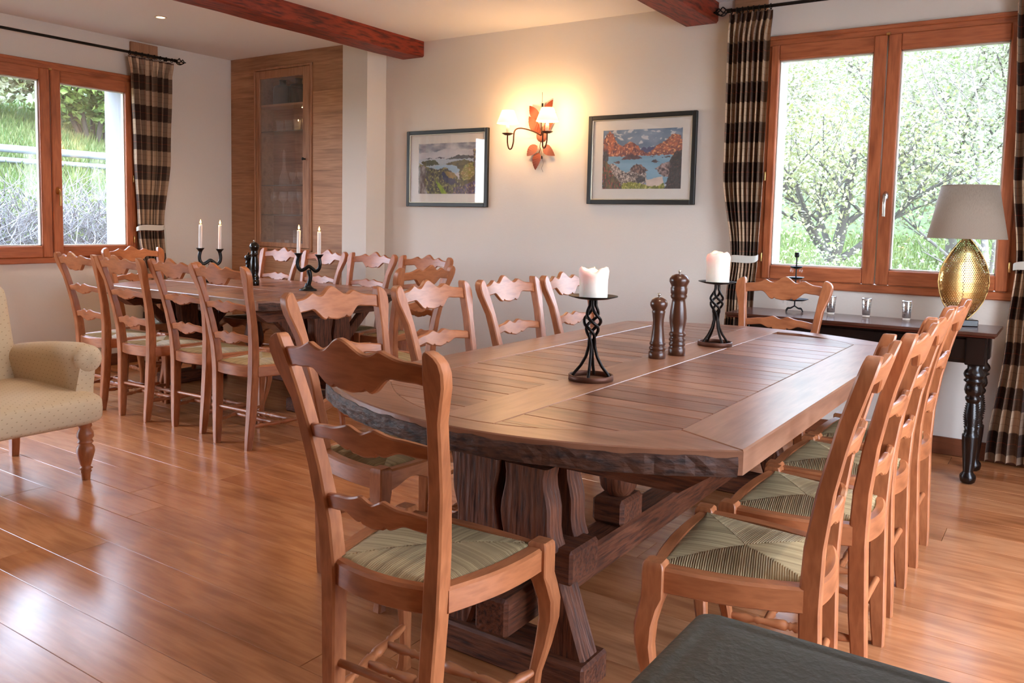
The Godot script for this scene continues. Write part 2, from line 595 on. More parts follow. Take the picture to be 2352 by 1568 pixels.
# ---------------------------------------------------------------- the room
func build_shell() -> void:
	# floor: boards 18 cm wide that run along x
	var st := S()
	box(st, Vector3(WX - 0.35, -0.25, WZ - 0.35), Vector3(RX + 0.35, -0.022, FZ + 0.35))
	var fl := setting("floor", st, M.floor_bed)
	var r := RandomNumberGenerator.new()
	r.seed = 12
	var z := -1.333 - 0.18 * 22
	while z < FZ:
		var z0 := maxf(z, WZ)
		var z1 := minf(z + 0.18, FZ)
		var x := WX - r.randf() * 1.3
		while x < RX and z1 - z0 > 0.01:
			var L := r.randf_range(1.1, 2.3) if z1 < -0.7 else 3.2
			var x0 := maxf(x, WX)
			var x1 := minf(x + L, RX)
			if x1 - x0 > 0.02:
				var s := S()
				box(s, Vector3(x0 + 0.0006, -0.022, z0 + 0.0007), Vector3(x1 - 0.0006, r.randf_range(-0.0006, 0.0), z1 - 0.0007), 0.0012)
				put("plank", s, M.floor[r.randi() % 5], fl)
			x += L
		z += 0.18
	# ceiling
	st = S()
	box(st, Vector3(WX - 0.35, CEIL, WZ - 0.35), Vector3(RX + 0.35, CEIL + 0.25, FZ + 0.35))
	setting("ceiling", st, M.ceiling)
	# left wall with its window opening
	st = S()
	var TL := Transform3D(Basis(Vector3(0, 0, -1), Vector3.UP, Vector3(1, 0, 0)), Vector3(WX, 0, 0))
	wall_with_hole(st, TL, 2.1, 5.5, 2.62, 3.95, 0.885, 2.34)
	wall_with_hole(st, TL, -FZ - 0.35, 2.1, -0.9, 1.7, 0.04, 2.45)  # opening for the added doors that let in more daylight
	setting("wall_left", st, M.wall)
	# back wall: pictures and the right window
	st = S()
	wall_with_hole(st, Transform3D(Basis.IDENTITY, Vector3(0, 0, WZ)), WX, RX, -1.64, -0.27, 0.915, 2.385)
	setting("wall_back", st, M.wall)
	st = S()
	box(st, Vector3(-5.113, 0, WZ), Vector3(-4.835, CEIL, CZ))
	setting("wall_nib", st, M.wall)
	# right wall with glazed doors and the wall behind the viewer
	st = S()
	wall_with_hole(st, Transform3D(Basis(Vector3(0, 0, 1), Vector3.UP, Vector3(-1, 0, 0)), Vector3(RX, 0, 0)), -5.5, FZ + 0.35, -3.55, -1.15, 0.04, 2.45)
	setting("wall_right", st, M.wall)
	st = S()
	box(st, Vector3(WX, 0, FZ), Vector3(RX, CEIL, FZ + 0.35))
	setting("wall_front", st, M.wall)
	# baseboards
	st = S()
	box(st, Vector3(WX, 0, CZ), Vector3(WX + 0.016, 0.095, -1.75), 0.004)
	box(st, Vector3(WX, 0, 0.95), Vector3(WX + 0.016, 0.095, FZ), 0.004)
	setting("baseboard_left", st, M.base_z)
	st = S()
	box(st, Vector3(-4.835, 0, WZ), Vector3(RX, 0.10, WZ + 0.016), 0.004)
	setting("baseboard_back", st, M.base_x)
	st = S()
	box(st, Vector3(RX - 0.016, 0, -1.10), Vector3(RX, 0.10, FZ), 0.004)
	setting("baseboard_right", st, M.base_z)
	# ceiling beams and the timber pads above the curtain rods
	var n := 1
	for b in [[-4.665, -4.433], [-2.212, -1.979]]:
		st = S()
		var rings := []
		for k in 30:
			var zz := lerpf(WZ, FZ, k / 29.0)
			var w := sin(k * 1.7 + n) * 0.003
			var d := sin(k * 2.3 + n * 2.0) * 0.003
			var c := 0.012
			rings.append(PackedVector3Array([Vector3(b[0] + w, CEIL, zz), Vector3(b[0] + w, 2.545 + c, zz), Vector3(b[0] + c + w, 2.545 + d, zz), Vector3(b[1] - c + d, 2.545 + d, zz), Vector3(b[1] + d, 2.545 + c, zz), Vector3(b[1] + d, CEIL, zz)]))
		loft(st, rings, true, true, 1)
		tag(setting("trim_%d" % n, st, M.beam_wood), "reddish exposed timber ceiling beam ending at the picture wall" if n == 1 else "reddish exposed timber ceiling beam beside the tartan curtain")
		n += 1
	st = S()
	box(st, Vector3(WX, 2.545, -4.19), Vector3(WX + 0.022, 2.655, -3.95), 0.003)
	setting("trim_3", st, M.oak_y)
	st = S()
	box(st, Vector3(-1.87, 2.56, WZ), Vector3(-1.66, CEIL, WZ + 0.022), 0.003)
	setting("trim_4", st, M.oak_x)

# wall 35 cm thick in the frame T (x along it, y up, z into the room) with one opening
func wall_with_hole(st: SurfaceTool, T: Transform3D, a: float, b: float, u0: float, u1: float, y0: float, y1: float) -> void:
	for k in [[a, u0, 0.0, CEIL], [u1, b, 0.0, CEIL], [u0, u1, 0.0, y0], [u0, u1, y1, CEIL]]:
		rod_box(st, T * Transform3D(Basis.IDENTITY, Vector3((k[0] + k[1]) / 2, (k[2] + k[3]) / 2, -0.175)), Vector3(k[1] - k[0], k[3] - k[2], 0.35))

func bar(st: SurfaceTool, T: Transform3D, u0: float, u1: float, y0: float, y1: float, d0: float, d1: float, bev := 0.004) -> void:
	rod_box(st, T * Transform3D(Basis.IDENTITY, Vector3((u0 + u1) / 2, (y0 + y1) / 2, (d0 + d1) / 2)), Vector3(u1 - u0, y1 - y0, d1 - d0), bev)

# casement window in the frame T: o = outer u0 u1 y0 y1, panes = list of [u0, u1], g = glass y0 y1, sash = sash outer y0 y1
func casement(called: String, T: Transform3D, o: Array, panes: Array, g: Array, sy: Array, mv: Material, mh: Material, hole: Array) -> Node3D:
	var w := Node3D.new()
	w.name = called
	add_child(w)
	w.set_meta("kind", "structure")
	var st := S()
	var fw := 0.035
	bar(st, T, o[0], o[0] + fw + 0.02, o[2], o[3], -0.07, 0.018)
	bar(st, T, o[1] - fw - 0.02, o[1], o[2], o[3], -0.07, 0.018)
	put("frame_post", st, mv, w)
	st = S()
	bar(st, T, o[0] - 0.004, o[1] + 0.004, o[3] - fw - 0.025, o[3], -0.07, 0.022)
	bar(st, T, o[0] - 0.004, o[1] + 0.004, o[3] - 0.022, o[3] + 0.004, 0.0, 0.032)
	put("frame_head", st, mh, w)
	st = S()
	bar(st, T, o[0] - 0.006, o[1] + 0.006, o[2], o[2] + fw + 0.01, -0.07, 0.028, 0.006)
	put("sill", st, mh, w)
	var mid: float = (panes[0][1] + panes[1][0]) / 2
	for k in 2:
		var p: Array = panes[k]
		var a: float = o[0] + 0.045 if k == 0 else mid + 0.003
		var b: float = mid - 0.003 if k == 0 else o[1] - 0.045
		st = S()
		bar(st, T, a, p[0], sy[0], sy[1], -0.035, 0.034, 0.006)
		bar(st, T, p[1], b, sy[0], sy[1], -0.035, 0.034, 0.006)
		var sash := put("sash", st, mv, w)
		st = S()
		bar(st, T, p[0], p[1], sy[0], g[0], -0.035, 0.0335, 0.006)
		put("rail", st, mh, sash)
		st = S()
		bar(st, T, p[0], p[1], g[1], sy[1], -0.035, 0.0335, 0.006)
		put("rail", st, mh, sash)
		st = S()
		for q in [[p[0], p[0] + 0.009, g[0], g[1]], [p[1] - 0.009, p[1], g[0], g[1]], [p[0], p[1], g[0], g[0] + 0.009], [p[0], p[1], g[1] - 0.009, g[1]]]:
			bar(st, T, q[0], q[1], q[2], q[3], -0.02, 0.012, 0.002)
		put("glazing_bead", st, M.seal, sash)
		st = S()
		bar(st, T, p[0], p[1], g[0], g[1], -0.008, -0.004, 0.0)
		put("pane", st, M.glass, sash)
		# hinges on the outer side
		for hy in [g[0] + 0.02, g[0] + 0.52]:
			st = S()
			var hu: float = a - 0.004 if k == 0 else b + 0.004
			lathe(st, [Vector2(0.006, 0), Vector2(0.007, 0.004), Vector2(0.007, 0.05), Vector2(0.006, 0.054)], 10, T * Transform3D(Basis.IDENTITY, Vector3(hu, hy, 0.036)))
			put("hinge", st, M.brass, sash)
		if k == 1:
			var hx: float = (mid + p[0]) / 2
			var hy: float = lerpf(g[0], g[1], 0.34)
			st = S()
			lathe(st, [Vector2(0.017, 0), Vector2(0.017, 0.006), Vector2(0.012, 0.012), Vector2(0.008, 0.034)], 16, T * Transform3D(Basis(Vector3(1, 0, 0), Vector3(0, 0, 1), Vector3(0, -1.7, 0)), Vector3(hx, hy, 0.032)))
			tube(st, [T * Vector3(hx, hy, 0.062), T * Vector3(hx, hy - 0.012, 0.072), T * Vector3(hx, hy - 0.06, 0.074), T * Vector3(hx, hy - 0.115, 0.07)], [0.008, 0.008, 0.0085, 0.008], 10)
			put("handle", st, M.steel if called == "window_2" else M.brass, sash)
			st = S()
			tube(st, [T * Vector3(mid - 0.008, o[3] - 0.05, 0.034), T * Vector3(mid + 0.012, o[3] - 0.05, 0.034)], 0.008, 8)
			put("catch", st, M.brass, sash)
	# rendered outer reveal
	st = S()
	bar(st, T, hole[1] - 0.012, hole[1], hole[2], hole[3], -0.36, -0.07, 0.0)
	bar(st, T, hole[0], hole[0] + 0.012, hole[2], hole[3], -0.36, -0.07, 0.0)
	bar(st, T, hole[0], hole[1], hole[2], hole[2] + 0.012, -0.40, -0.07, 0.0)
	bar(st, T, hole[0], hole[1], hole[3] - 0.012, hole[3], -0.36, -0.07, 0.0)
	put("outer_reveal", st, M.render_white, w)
	return w

func build_left_window() -> void:
	var s := 1.0077
	var y := func(v): return 1.25 + (v - 1.25) * s
	var T := Transform3D(Basis(Vector3(0, 0, -1), Vector3.UP, Vector3(1, 0, 0)), Vector3(WX, 0, 0))
	casement("window_1", T, [2.575 * s, 3.957 * s, y.call(0.858), y.call(2.362)], [[2.67 * s, 3.19 * s], [3.345 * s, 3.86 * s]], [y.call(0.99), y.call(2.224)], [y.call(0.902), y.call(2.315)], M.frame_ly, M.frame_z, [2.62, 3.95, 0.885, 2.34])

func build_right_window() -> void:
	var s := 0.9856
	var y := func(v): return 1.25 + (v - 1.25) * s
	var T := Transform3D(Basis.IDENTITY, Vector3(0, 0, WZ))
	casement("window_2", T, [-1.69 * s, -0.245 * s, y.call(0.884), y.call(2.43)], [[-1.594 * s, -1.045 * s], [-0.898 * s, -0.353 * s]], [y.call(1.02), y.call(2.284)], [y.call(0.932), y.call(2.378)], M.frame_y, M.frame_x, [-1.64, -0.27, 0.915, 2.385])

# glazed doors outside the frame: terrace doors right, added doors left for more light
func build_far_side_window() -> void:
	glazed_doors("door_1", Transform3D(Basis(Vector3(0, 0, 1), Vector3.UP, Vector3(-1, 0, 0)), Vector3(RX, 0, 0)), -3.55, -1.15, 3)
	glazed_doors("door_2", Transform3D(Basis(Vector3(0, 0, -1), Vector3.UP, Vector3(1, 0, 0)), Vector3(WX, 0, 0)), -0.9, 1.7, 3)  # unseen doors added to light the left half of the room

func glazed_doors(called: String, T: Transform3D, u0: float, u1: float, n: int) -> void:
	var w := Node3D.new()
	w.name = called
	add_child(w)
	w.set_meta("kind", "structure")
	var st := S()
	bar(st, T, u0 - 0.04, u0 + 0.04, 0.0, 2.49, -0.08, 0.02)
	bar(st, T, u1 - 0.04, u1 + 0.04, 0.0, 2.49, -0.08, 0.02)
	put("frame_post", st, M.frame_y, w)
	st = S()
	bar(st, T, u0 - 0.04, u1 + 0.04, 2.41, 2.49, -0.08, 0.02)
	put("frame_head", st, M.frame_z, w)
	st = S()
	bar(st, T, u0 - 0.04, u1 + 0.04, 0.0, 0.06, -0.30, 0.02)
	put("threshold", st, M.frame_z, w)
	var dw := (u1 - u0 - 0.08) / n
	for k in n:
		var a := u0 + 0.04 + k * dw
		var b := a + dw
		st = S()
		bar(st, T, a + 0.002, a + 0.08, 0.062, 2.408, -0.06, 0.0)
		bar(st, T, b - 0.08, b - 0.002, 0.062, 2.408, -0.06, 0.0)
		var leaf := put("door_leaf", st, M.frame_y, w)
		st = S()
		bar(st, T, a + 0.08, b - 0.08, 0.062, 0.17, -0.06, -0.001)
		put("rail", st, M.frame_z, leaf)
		st = S()
		bar(st, T, a + 0.08, b - 0.08, 2.33, 2.408, -0.06, -0.001)
		put("rail", st, M.frame_z, leaf)
		st = S()
		bar(st, T, a + 0.08, b - 0.08, 0.17, 2.33, -0.034, -0.03, 0.0)
		put("pane", st, M.glass, leaf)

# ---------------------------------------------------------------- outside
func grid_ground(called: String, x0: float, x1: float, z0: float, z1: float, nx: int, nz: int, h: Callable, m: Material) -> void:
	var st := S()
	st.set_smooth_group(0)
	for i in nx:
		for j in nz:
			var p := []
			for k in [[0, 0], [1, 0], [1, 1], [0, 1]]:
				var x := lerpf(x0, x1, float(i + k[0]) / nx)
				var z := lerpf(z0, z1, float(j + k[1]) / nz)
				p.append(Vector3(x, h.call(x, z), z))
			quad(st, p[0], p[1], p[2], p[3])
	setting(called, st, m)

func bank(x: float, z: float) -> float:
	var d := -x
	var keys := [[6.0, -0.45], [8.2, -0.3], [9.6, 0.25], [11.0, 1.0], [13.0, 1.75], [18.0, 3.6], [24.0, 5.0], [60.0, 9.0]]
	for i in keys.size() - 1:
		if d <= keys[i + 1][0]:
			var t: float = clampf((d - keys[i][0]) / (keys[i + 1][0] - keys[i][0]), 0, 1)
			return (lerpf(keys[i][1], keys[i + 1][1], t) + 0.5) * clampf((2.0 - z) / 5.0, 0.1, 1.0) - 0.5 + 0.12 * sin(z * 0.9 + x * 0.4)  # unseen front of the bank lowered to open sky to the added doors
	return 9.0

func meadow(x: float, z: float) -> float:
	var d := -z
	return -0.5 + maxf(d - 7.0, 0.0) * 0.055 + maxf(d - 16.0, 0.0) * 0.10 + 0.02 * (-x - 2.0) * clampf((d - 7.0) / 10.0, 0, 1) + 0.1 * sin(x * 0.7 + z * 0.5)

func scatter(called: String, mesh: Mesh, m: Material, where: Array, cols: Array, parent: Node) -> MultiMeshInstance3D:
	var mm := MultiMesh.new()
	mm.transform_format = MultiMesh.TRANSFORM_3D
	mm.use_colors = true
	mm.mesh = mesh
	mm.instance_count = where.size()
	for i in where.size():
		mm.set_instance_transform(i, where[i])
		mm.set_instance_color(i, cols[i])
	var o := MultiMeshInstance3D.new()
	o.name = called
	o.multimesh = mm
	o.material_override = m
	parent.add_child(o, true)
	o.set_meta("kind", "stuff")
	return o

func leaf_mesh() -> ArrayMesh:
	var st := S()
	st.set_smooth_group(FLAT)
	quad(st, Vector3(0, 0, 0), Vector3(-0.32, 0.5, 0.08), Vector3(0, 1, 0), Vector3(0.32, 0.5, 0.08))
	return mesh_of(st)

func stick_mesh() -> ArrayMesh:
	var st := S()
	var rings := []
	for k in 4:
		var t := k / 3.0
		var ring := PackedVector3Array()
		for j in 4:
			var a := TAU * j / 4
			ring.append(Vector3(cos(a) * 0.012 * (1.1 - t) + 0.08 * sin(t * 3.0), t, sin(a) * 0.012 * (1.1 - t) + 0.05 * sin(t * 4.0)))
		rings.append(ring)
	loft(st, rings, true, false, 0)
	return mesh_of(st)

func spin(r: RandomNumberGenerator) -> Basis:
	return Basis.from_euler(Vector3(r.randf() * TAU, r.randf() * TAU, r.randf() * TAU))

# a crown of leaves around given points
func leaves(parent: Node, called: String, pts: Array, count: int, spread: float, size: float, a: Color, b: Color, r: RandomNumberGenerator) -> void:
	var where := []
	var cols := []
	for i in count:
		var p: Vector3 = pts[r.randi() % pts.size()]
		var o := Vector3(r.randfn(), r.randfn(), r.randfn()) * spread
		where.append(Transform3D(spin(r).scaled(Vector3.ONE * size * r.randf_range(0.6, 1.3)), p + o))
		cols.append(a.lerp(b, r.randf()))
	scatter(called, M.leaf_mesh, M.leaf, where, cols, parent)

func branch(st: SurfaceTool, p: Vector3, dir: Vector3, length: float, rad: float, level: int, r: RandomNumberGenerator, tips: Array, bend: float) -> void:
	var pts := []
	var rads := []
	var d := dir.normalized()
	var q := p
	var n := 5 if level > 0 else 4
	for k in n + 1:
		pts.append(q)
		rads.append(rad * (1.0 - 0.62 * k / n))
		q += d * length / n
		d = (d + Vector3(r.randfn(), r.randfn() * 0.6, r.randfn()) * bend + Vector3(0, 0.05, 0)).normalized()
		if level <= 1: tips.append(q)
	tube(st, pts, rads, 6 if level > 1 else 4, false)
	if level > 0:
		var kids := 5 if level > 1 else 4
		for k in kids:
			var t := r.randf_range(0.35, 1.0)
			var i := mini(int(t * n), n)
			var side := Vector3(r.randfn(), r.randf_range(0.1, 0.9), r.randfn()).normalized()
			branch(st, pts[i], (dir.normalized() * 0.55 + side).normalized(), length * r.randf_range(0.5, 0.75), rads[i] * 0.6, level - 1, r, tips, bend)

func tree(called: String, label: String, at: Vector3, height: float, rad: float, levels: int, count: int, leaf: float, spread: float, a: Color, b: Color, sd: int, bark: Material, lean := Vector3.ZERO, group := "") -> void:
	var r := RandomNumberGenerator.new()
	r.seed = sd
	var t := thing(called, label, "tree", at, 0.0, group)
	var st := S()
	var tips := []
	branch(st, Vector3(0, -0.2, 0), Vector3.UP + lean, height, rad, levels, r, tips, 0.10)
	put("trunk", st, bark, t)
	leaves(t, "foliage", tips, count, spread, leaf, a, b, r)

func build_outdoors() -> void:
	M.leaf_mesh = leaf_mesh()
	M.stick_mesh = stick_mesh()
	var r := RandomNumberGenerator.new()
	r.seed = 99
	grid_ground("hillside", -60, -6.95, -60, 20, 40, 40, bank, M.grass_ground)
	grid_ground("meadow", -24, 30, -70, -5.5, 36, 40, func(x, z): return meadow(x, z), M.grass_ground)
	grid_ground("terrace_ground", RX + 0.35, 40, -30, FZ + 0.36, 6, 6, func(_x, _z): return -0.12, M.paving)
	grid_ground("terrace_front", -6.95, 40, FZ + 0.36, 40, 6, 6, func(_x, _z): return -0.12, M.paving)
	# long grass on the bank
	var blade := S()
	blade.set_smooth_group(FLAT)
	for k in 5:
		var a := k * 1.31
		var o := Vector3(cos(a * 2.0), 0, sin(a * 3.0)) * 0.05
		var lean := Vector3(cos(a), 0, sin(a)) * 0.14
		var side := Vector3(-sin(a), 0, cos(a)) * 0.012
		quad(blade, o - side, o + lean * 0.35 + Vector3(0, 0.2, 0) - side, o + lean * 0.35 + Vector3(0, 0.2, 0) + side, o + side)
		tri(blade, o + lean * 0.35 + Vector3(0, 0.2, 0) - side, o + lean + Vector3(0, 0.36, 0), o + lean * 0.35 + Vector3(0, 0.2, 0) + side)
	var bm := mesh_of(blade)
	var where := []
	var cols := []
	for i in 26000:
		var x := -r.randf_range(8.6, 17.0)
		var z := x * r.randf_range(0.22, 0.85)
		where.append(Transform3D(Basis.from_euler(Vector3(0, r.randf() * TAU, 0)).scaled(Vector3.ONE * r.randf_range(0.4, 0.95)), Vector3(x, bank(x, z) - 0.02, z)))
		cols.append(Color(0.20, 0.36, 0.06).lerp(Color(0.62, 0.66, 0.24), pow(r.randf(), 1.6)))
	var g := thing("long_grass", "long bright green grass on the bank outside the window", "grass")
	g.set_meta("kind", "stuff")
	scatter("blades", bm, M.leaf, where, cols, g)
	where = []
	cols = []
	for i in 9000:
		var z := -r.randf_range(6.5, 22.0)
		var x := z * r.randf_range(0.0, 0.55)
		where.append(Transform3D(Basis.from_euler(Vector3(0, r.randf() * TAU, 0)).scaled(Vector3.ONE * r.randf_range(0.6, 1.3)), Vector3(x, meadow(x, z) - 0.02, z)))
		cols.append(Color(0.24, 0.42, 0.06).lerp(Color(0.52, 0.62, 0.16), r.randf()))
	g = thing("meadow_grass", "fresh green grass on the meadow below the trees", "grass")
	g.set_meta("kind", "stuff")
	scatter("blades", bm, M.leaf, where, cols, g)
	# metal rail across the bank
	var st := S()
	var ra := Vector3(-12.6, 2.12, -1.5)
	var rb := Vector3(-12.6, 2.12, -16.0)
	tube(st, [ra, rb], 0.055, 10)
	tube(st, [ra - Vector3(0, 0.16, 0), rb - Vector3(0, 0.16, 0)], 0.04, 10)
	var rail := thing("guard_rail", "pale galvanised double guard rail crossing the grassy bank", "railing")
	put("rails", st, M.galv, rail)
	for k in 8:
		st = S()
		var z := -2.0 - k * 2.0 + (0.9 if k == 3 else 0.0)
		if z < -5.2 and z > -9.4: continue
		tube(st, [Vector3(-12.6, bank(-12.6, z) - 0.3, z), Vector3(-12.6, 2.15, z)], 0.035, 8)
		put("post", st, M.galv, rail)
	# twiggy hedge right outside the left window
	var hg := thing("hedge", "greyish twiggy hedge with a few fresh leaves below the bank", "hedge", Vector3.ZERO)
	where = []
	cols = []
	var pts := []
	for i in 11000:
		var z := -r.randf_range(1.6, 8.4)
		var x := -9.55 + r.randfn() * 0.3
		var y := bank(x, z) + r.randf() * 1.15
		var p := Vector3(x, y, z)
		if r.randf() < 0.05: pts.append(p + Vector3(0, 0.1, 0))
		where.append(Transform3D(Basis.from_euler(Vector3(r.randfn() * 0.5, r.randf() * TAU, r.randfn() * 0.5)).scaled(Vector3(0.55, r.randf_range(0.16, 0.42), 0.55)), p))
		cols.append(Color(0.34, 0.28, 0.27).lerp(Color(0.80, 0.73, 0.71), r.randf()))
	scatter("twigs", M.stick_mesh, M.leaf, where, cols, hg)
	leaves(hg, "leaf_buds", pts, 2600, 0.10, 0.055, Color(0.36, 0.44, 0.10), Color(0.75, 0.76, 0.36), r)
	# shrubs on top of the bank
	var sh := [[-15.2, -6.3, 2.9], [-15.0, -8.3, 3.0], [-15.6, -10.4, 3.0], [-15.4, -3.9, 2.8], [-16.0, -12.8, 3.0]]
	var names := ["large leafy green shrub behind the guard rail with paler yellow leaves", "large leafy green shrub in the middle of the bank top", "wide dark green shrub next to the rendered window reveal", "rounded green shrub at the open end of the bank", "tall green shrub at the far end of the bank"]
	for k in sh.size():
		var s: Array = sh[k]
		var by := bank(s[0], s[1])
		var t := thing("shrub", names[k], "shrub", Vector3(s[0], by, s[1]), 0.0, "shrubs along the top of the bank")
		st = S()
		var tips := []
		for j in 7:
			var a := j * 0.9
			tube(st, [Vector3(cos(a) * 0.1, -0.1, sin(a) * 0.1), Vector3(cos(a) * 0.5, s[2] * 0.4, sin(a) * 0.6), Vector3(cos(a) * 1.0, s[2] * 0.8, sin(a) * 1.3)], [0.05, 0.035, 0.015], 5, false)
		put("stems", st, M.trunk, t)
		for j in 150:
			var v := Vector3(r.randfn(), r.randfn(), r.randfn()).normalized() * pow(r.randf(), 0.4)
			tips.append(Vector3(v.x * 1.3, s[2] * 0.47 + v.y * s[2] * 0.31, v.z * 1.6))
		leaves(t, "foliage", tips, 9000, 0.13, 0.13, Color(0.13, 0.30, 0.035) if k != 0 else Color(0.42, 0.5, 0.16), Color(0.46, 0.62, 0.12) if k != 0 else Color(0.86, 0.86, 0.6), r)
	# trees beyond the right window
	var yel := [Color(0.46, 0.50, 0.13), Color(0.90, 0.86, 0.48)]
	var pale := [Color(0.50, 0.54, 0.30), Color(0.88, 0.86, 0.66)]
	var grn := [Color(0.30, 0.46, 0.10), Color(0.66, 0.72, 0.30)]
	tree("oak_tree", "old oak with a dark trunk and spreading branches on the meadow", Vector3(-3.2, meadow(-3.2, -13.0), -13.0), 2.9, 0.13, 3, 9000, 0.07, 0.32, yel[0], yel[1], 5, M.trunk, Vector3(0.12, 0, 0))
	tree("maple_tree", "tree with dense pale yellow spring leaves beside the oak", Vector3(-2.0, meadow(-2.0, -18.0), -18.0), 3.8, 0.12, 3, 11000, 0.09, 0.36, pale[0], pale[1], 8, M.trunk)
	tree("ash_tree", "tall slim tree with fresh green leaves behind the lamp", Vector3(-1.05, meadow(-1.05, -14.5), -14.5), 3.4, 0.07, 3, 8000, 0.07, 0.34, grn[0], pale[1], 13, M.twig)
	tree("ash_tree", "tall slim grey tree growing closest to the tartan curtain", Vector3(-0.2, meadow(-0.2, -15.5), -15.5), 3.8, 0.07, 3, 8000, 0.075, 0.34, grn[0], pale[1], 21, M.twig)
	tree("birch_tree", "slender light tree at the outer edge of the meadow", Vector3(-4.9, meadow(-4.9, -16.0), -16.0), 3.3, 0.09, 3, 9000, 0.08, 0.34, yel[0], pale[1], 34, M.twig)
	tree("birch_tree", "slender light tree far back between oak and maple", Vector3(-4.4, meadow(-4.4, -22.0), -22.0), 4.6, 0.12, 3, 11000, 0.11, 0.48, pale[0], pale[1], 55, M.twig)
	tree("birch_tree", "broad light tree far back on the slope behind the ashes", Vector3(-0.9, meadow(-0.9, -23.0), -23.0), 4.6, 0.12, 3, 11000, 0.11, 0.48, grn[0], pale[1], 89, M.twig)
	tree("hazel_bush", "low bare hazel bush with pale crossing twigs near the window", Vector3(-2.1, meadow(-2.1, -9.8), -9.8), 1.0, 0.03, 3, 900, 0.045, 0.16, grn[0], pale[1], 144, M.twig)
	tree("hazel_bush", "low hazel bush with arching pale stems below the lamp", Vector3(-0.85, meadow(-0.85, -9.4), -9.4), 1.05, 0.03, 3, 900, 0.045, 0.16, grn[0], pale[1], 233, M.twig, Vector3(0.2, 0, 0))
	tree("hazel_bush", "low hazel bush with a few leaves in front of the oak", Vector3(-2.9, meadow(-2.9, -10.8), -10.8), 1.1, 0.03, 3, 1200, 0.05, 0.18, grn[0], grn[1], 377, M.twig)
	var th := thing("thicket", "pale green spring thicket covering the slope behind the trees", "thicket")
	th.set_meta("kind", "stuff")
	var tp := []
	for i in 700:
		var x := r.randf_range(-17.0, 6.0)
		var z := -r.randf_range(27.0, 33.0)
		tp.append(Vector3(x, meadow(x, z) + pow(r.randf(), 0.8) * 7.5, z))
	leaves(th, "foliage", tp, 26000, 0.75, 0.20, Color(0.52, 0.58, 0.36), Color(0.90, 0.90, 0.70), r)
	# wooded slope far behind
	grid_ground("far_slope", -70, 60, -140, -60, 20, 10, func(x, z): return meadow(0, -60) + (-z - 60.0) * 0.33 + 3.0 * sin(x * 0.08), M.far_hill)

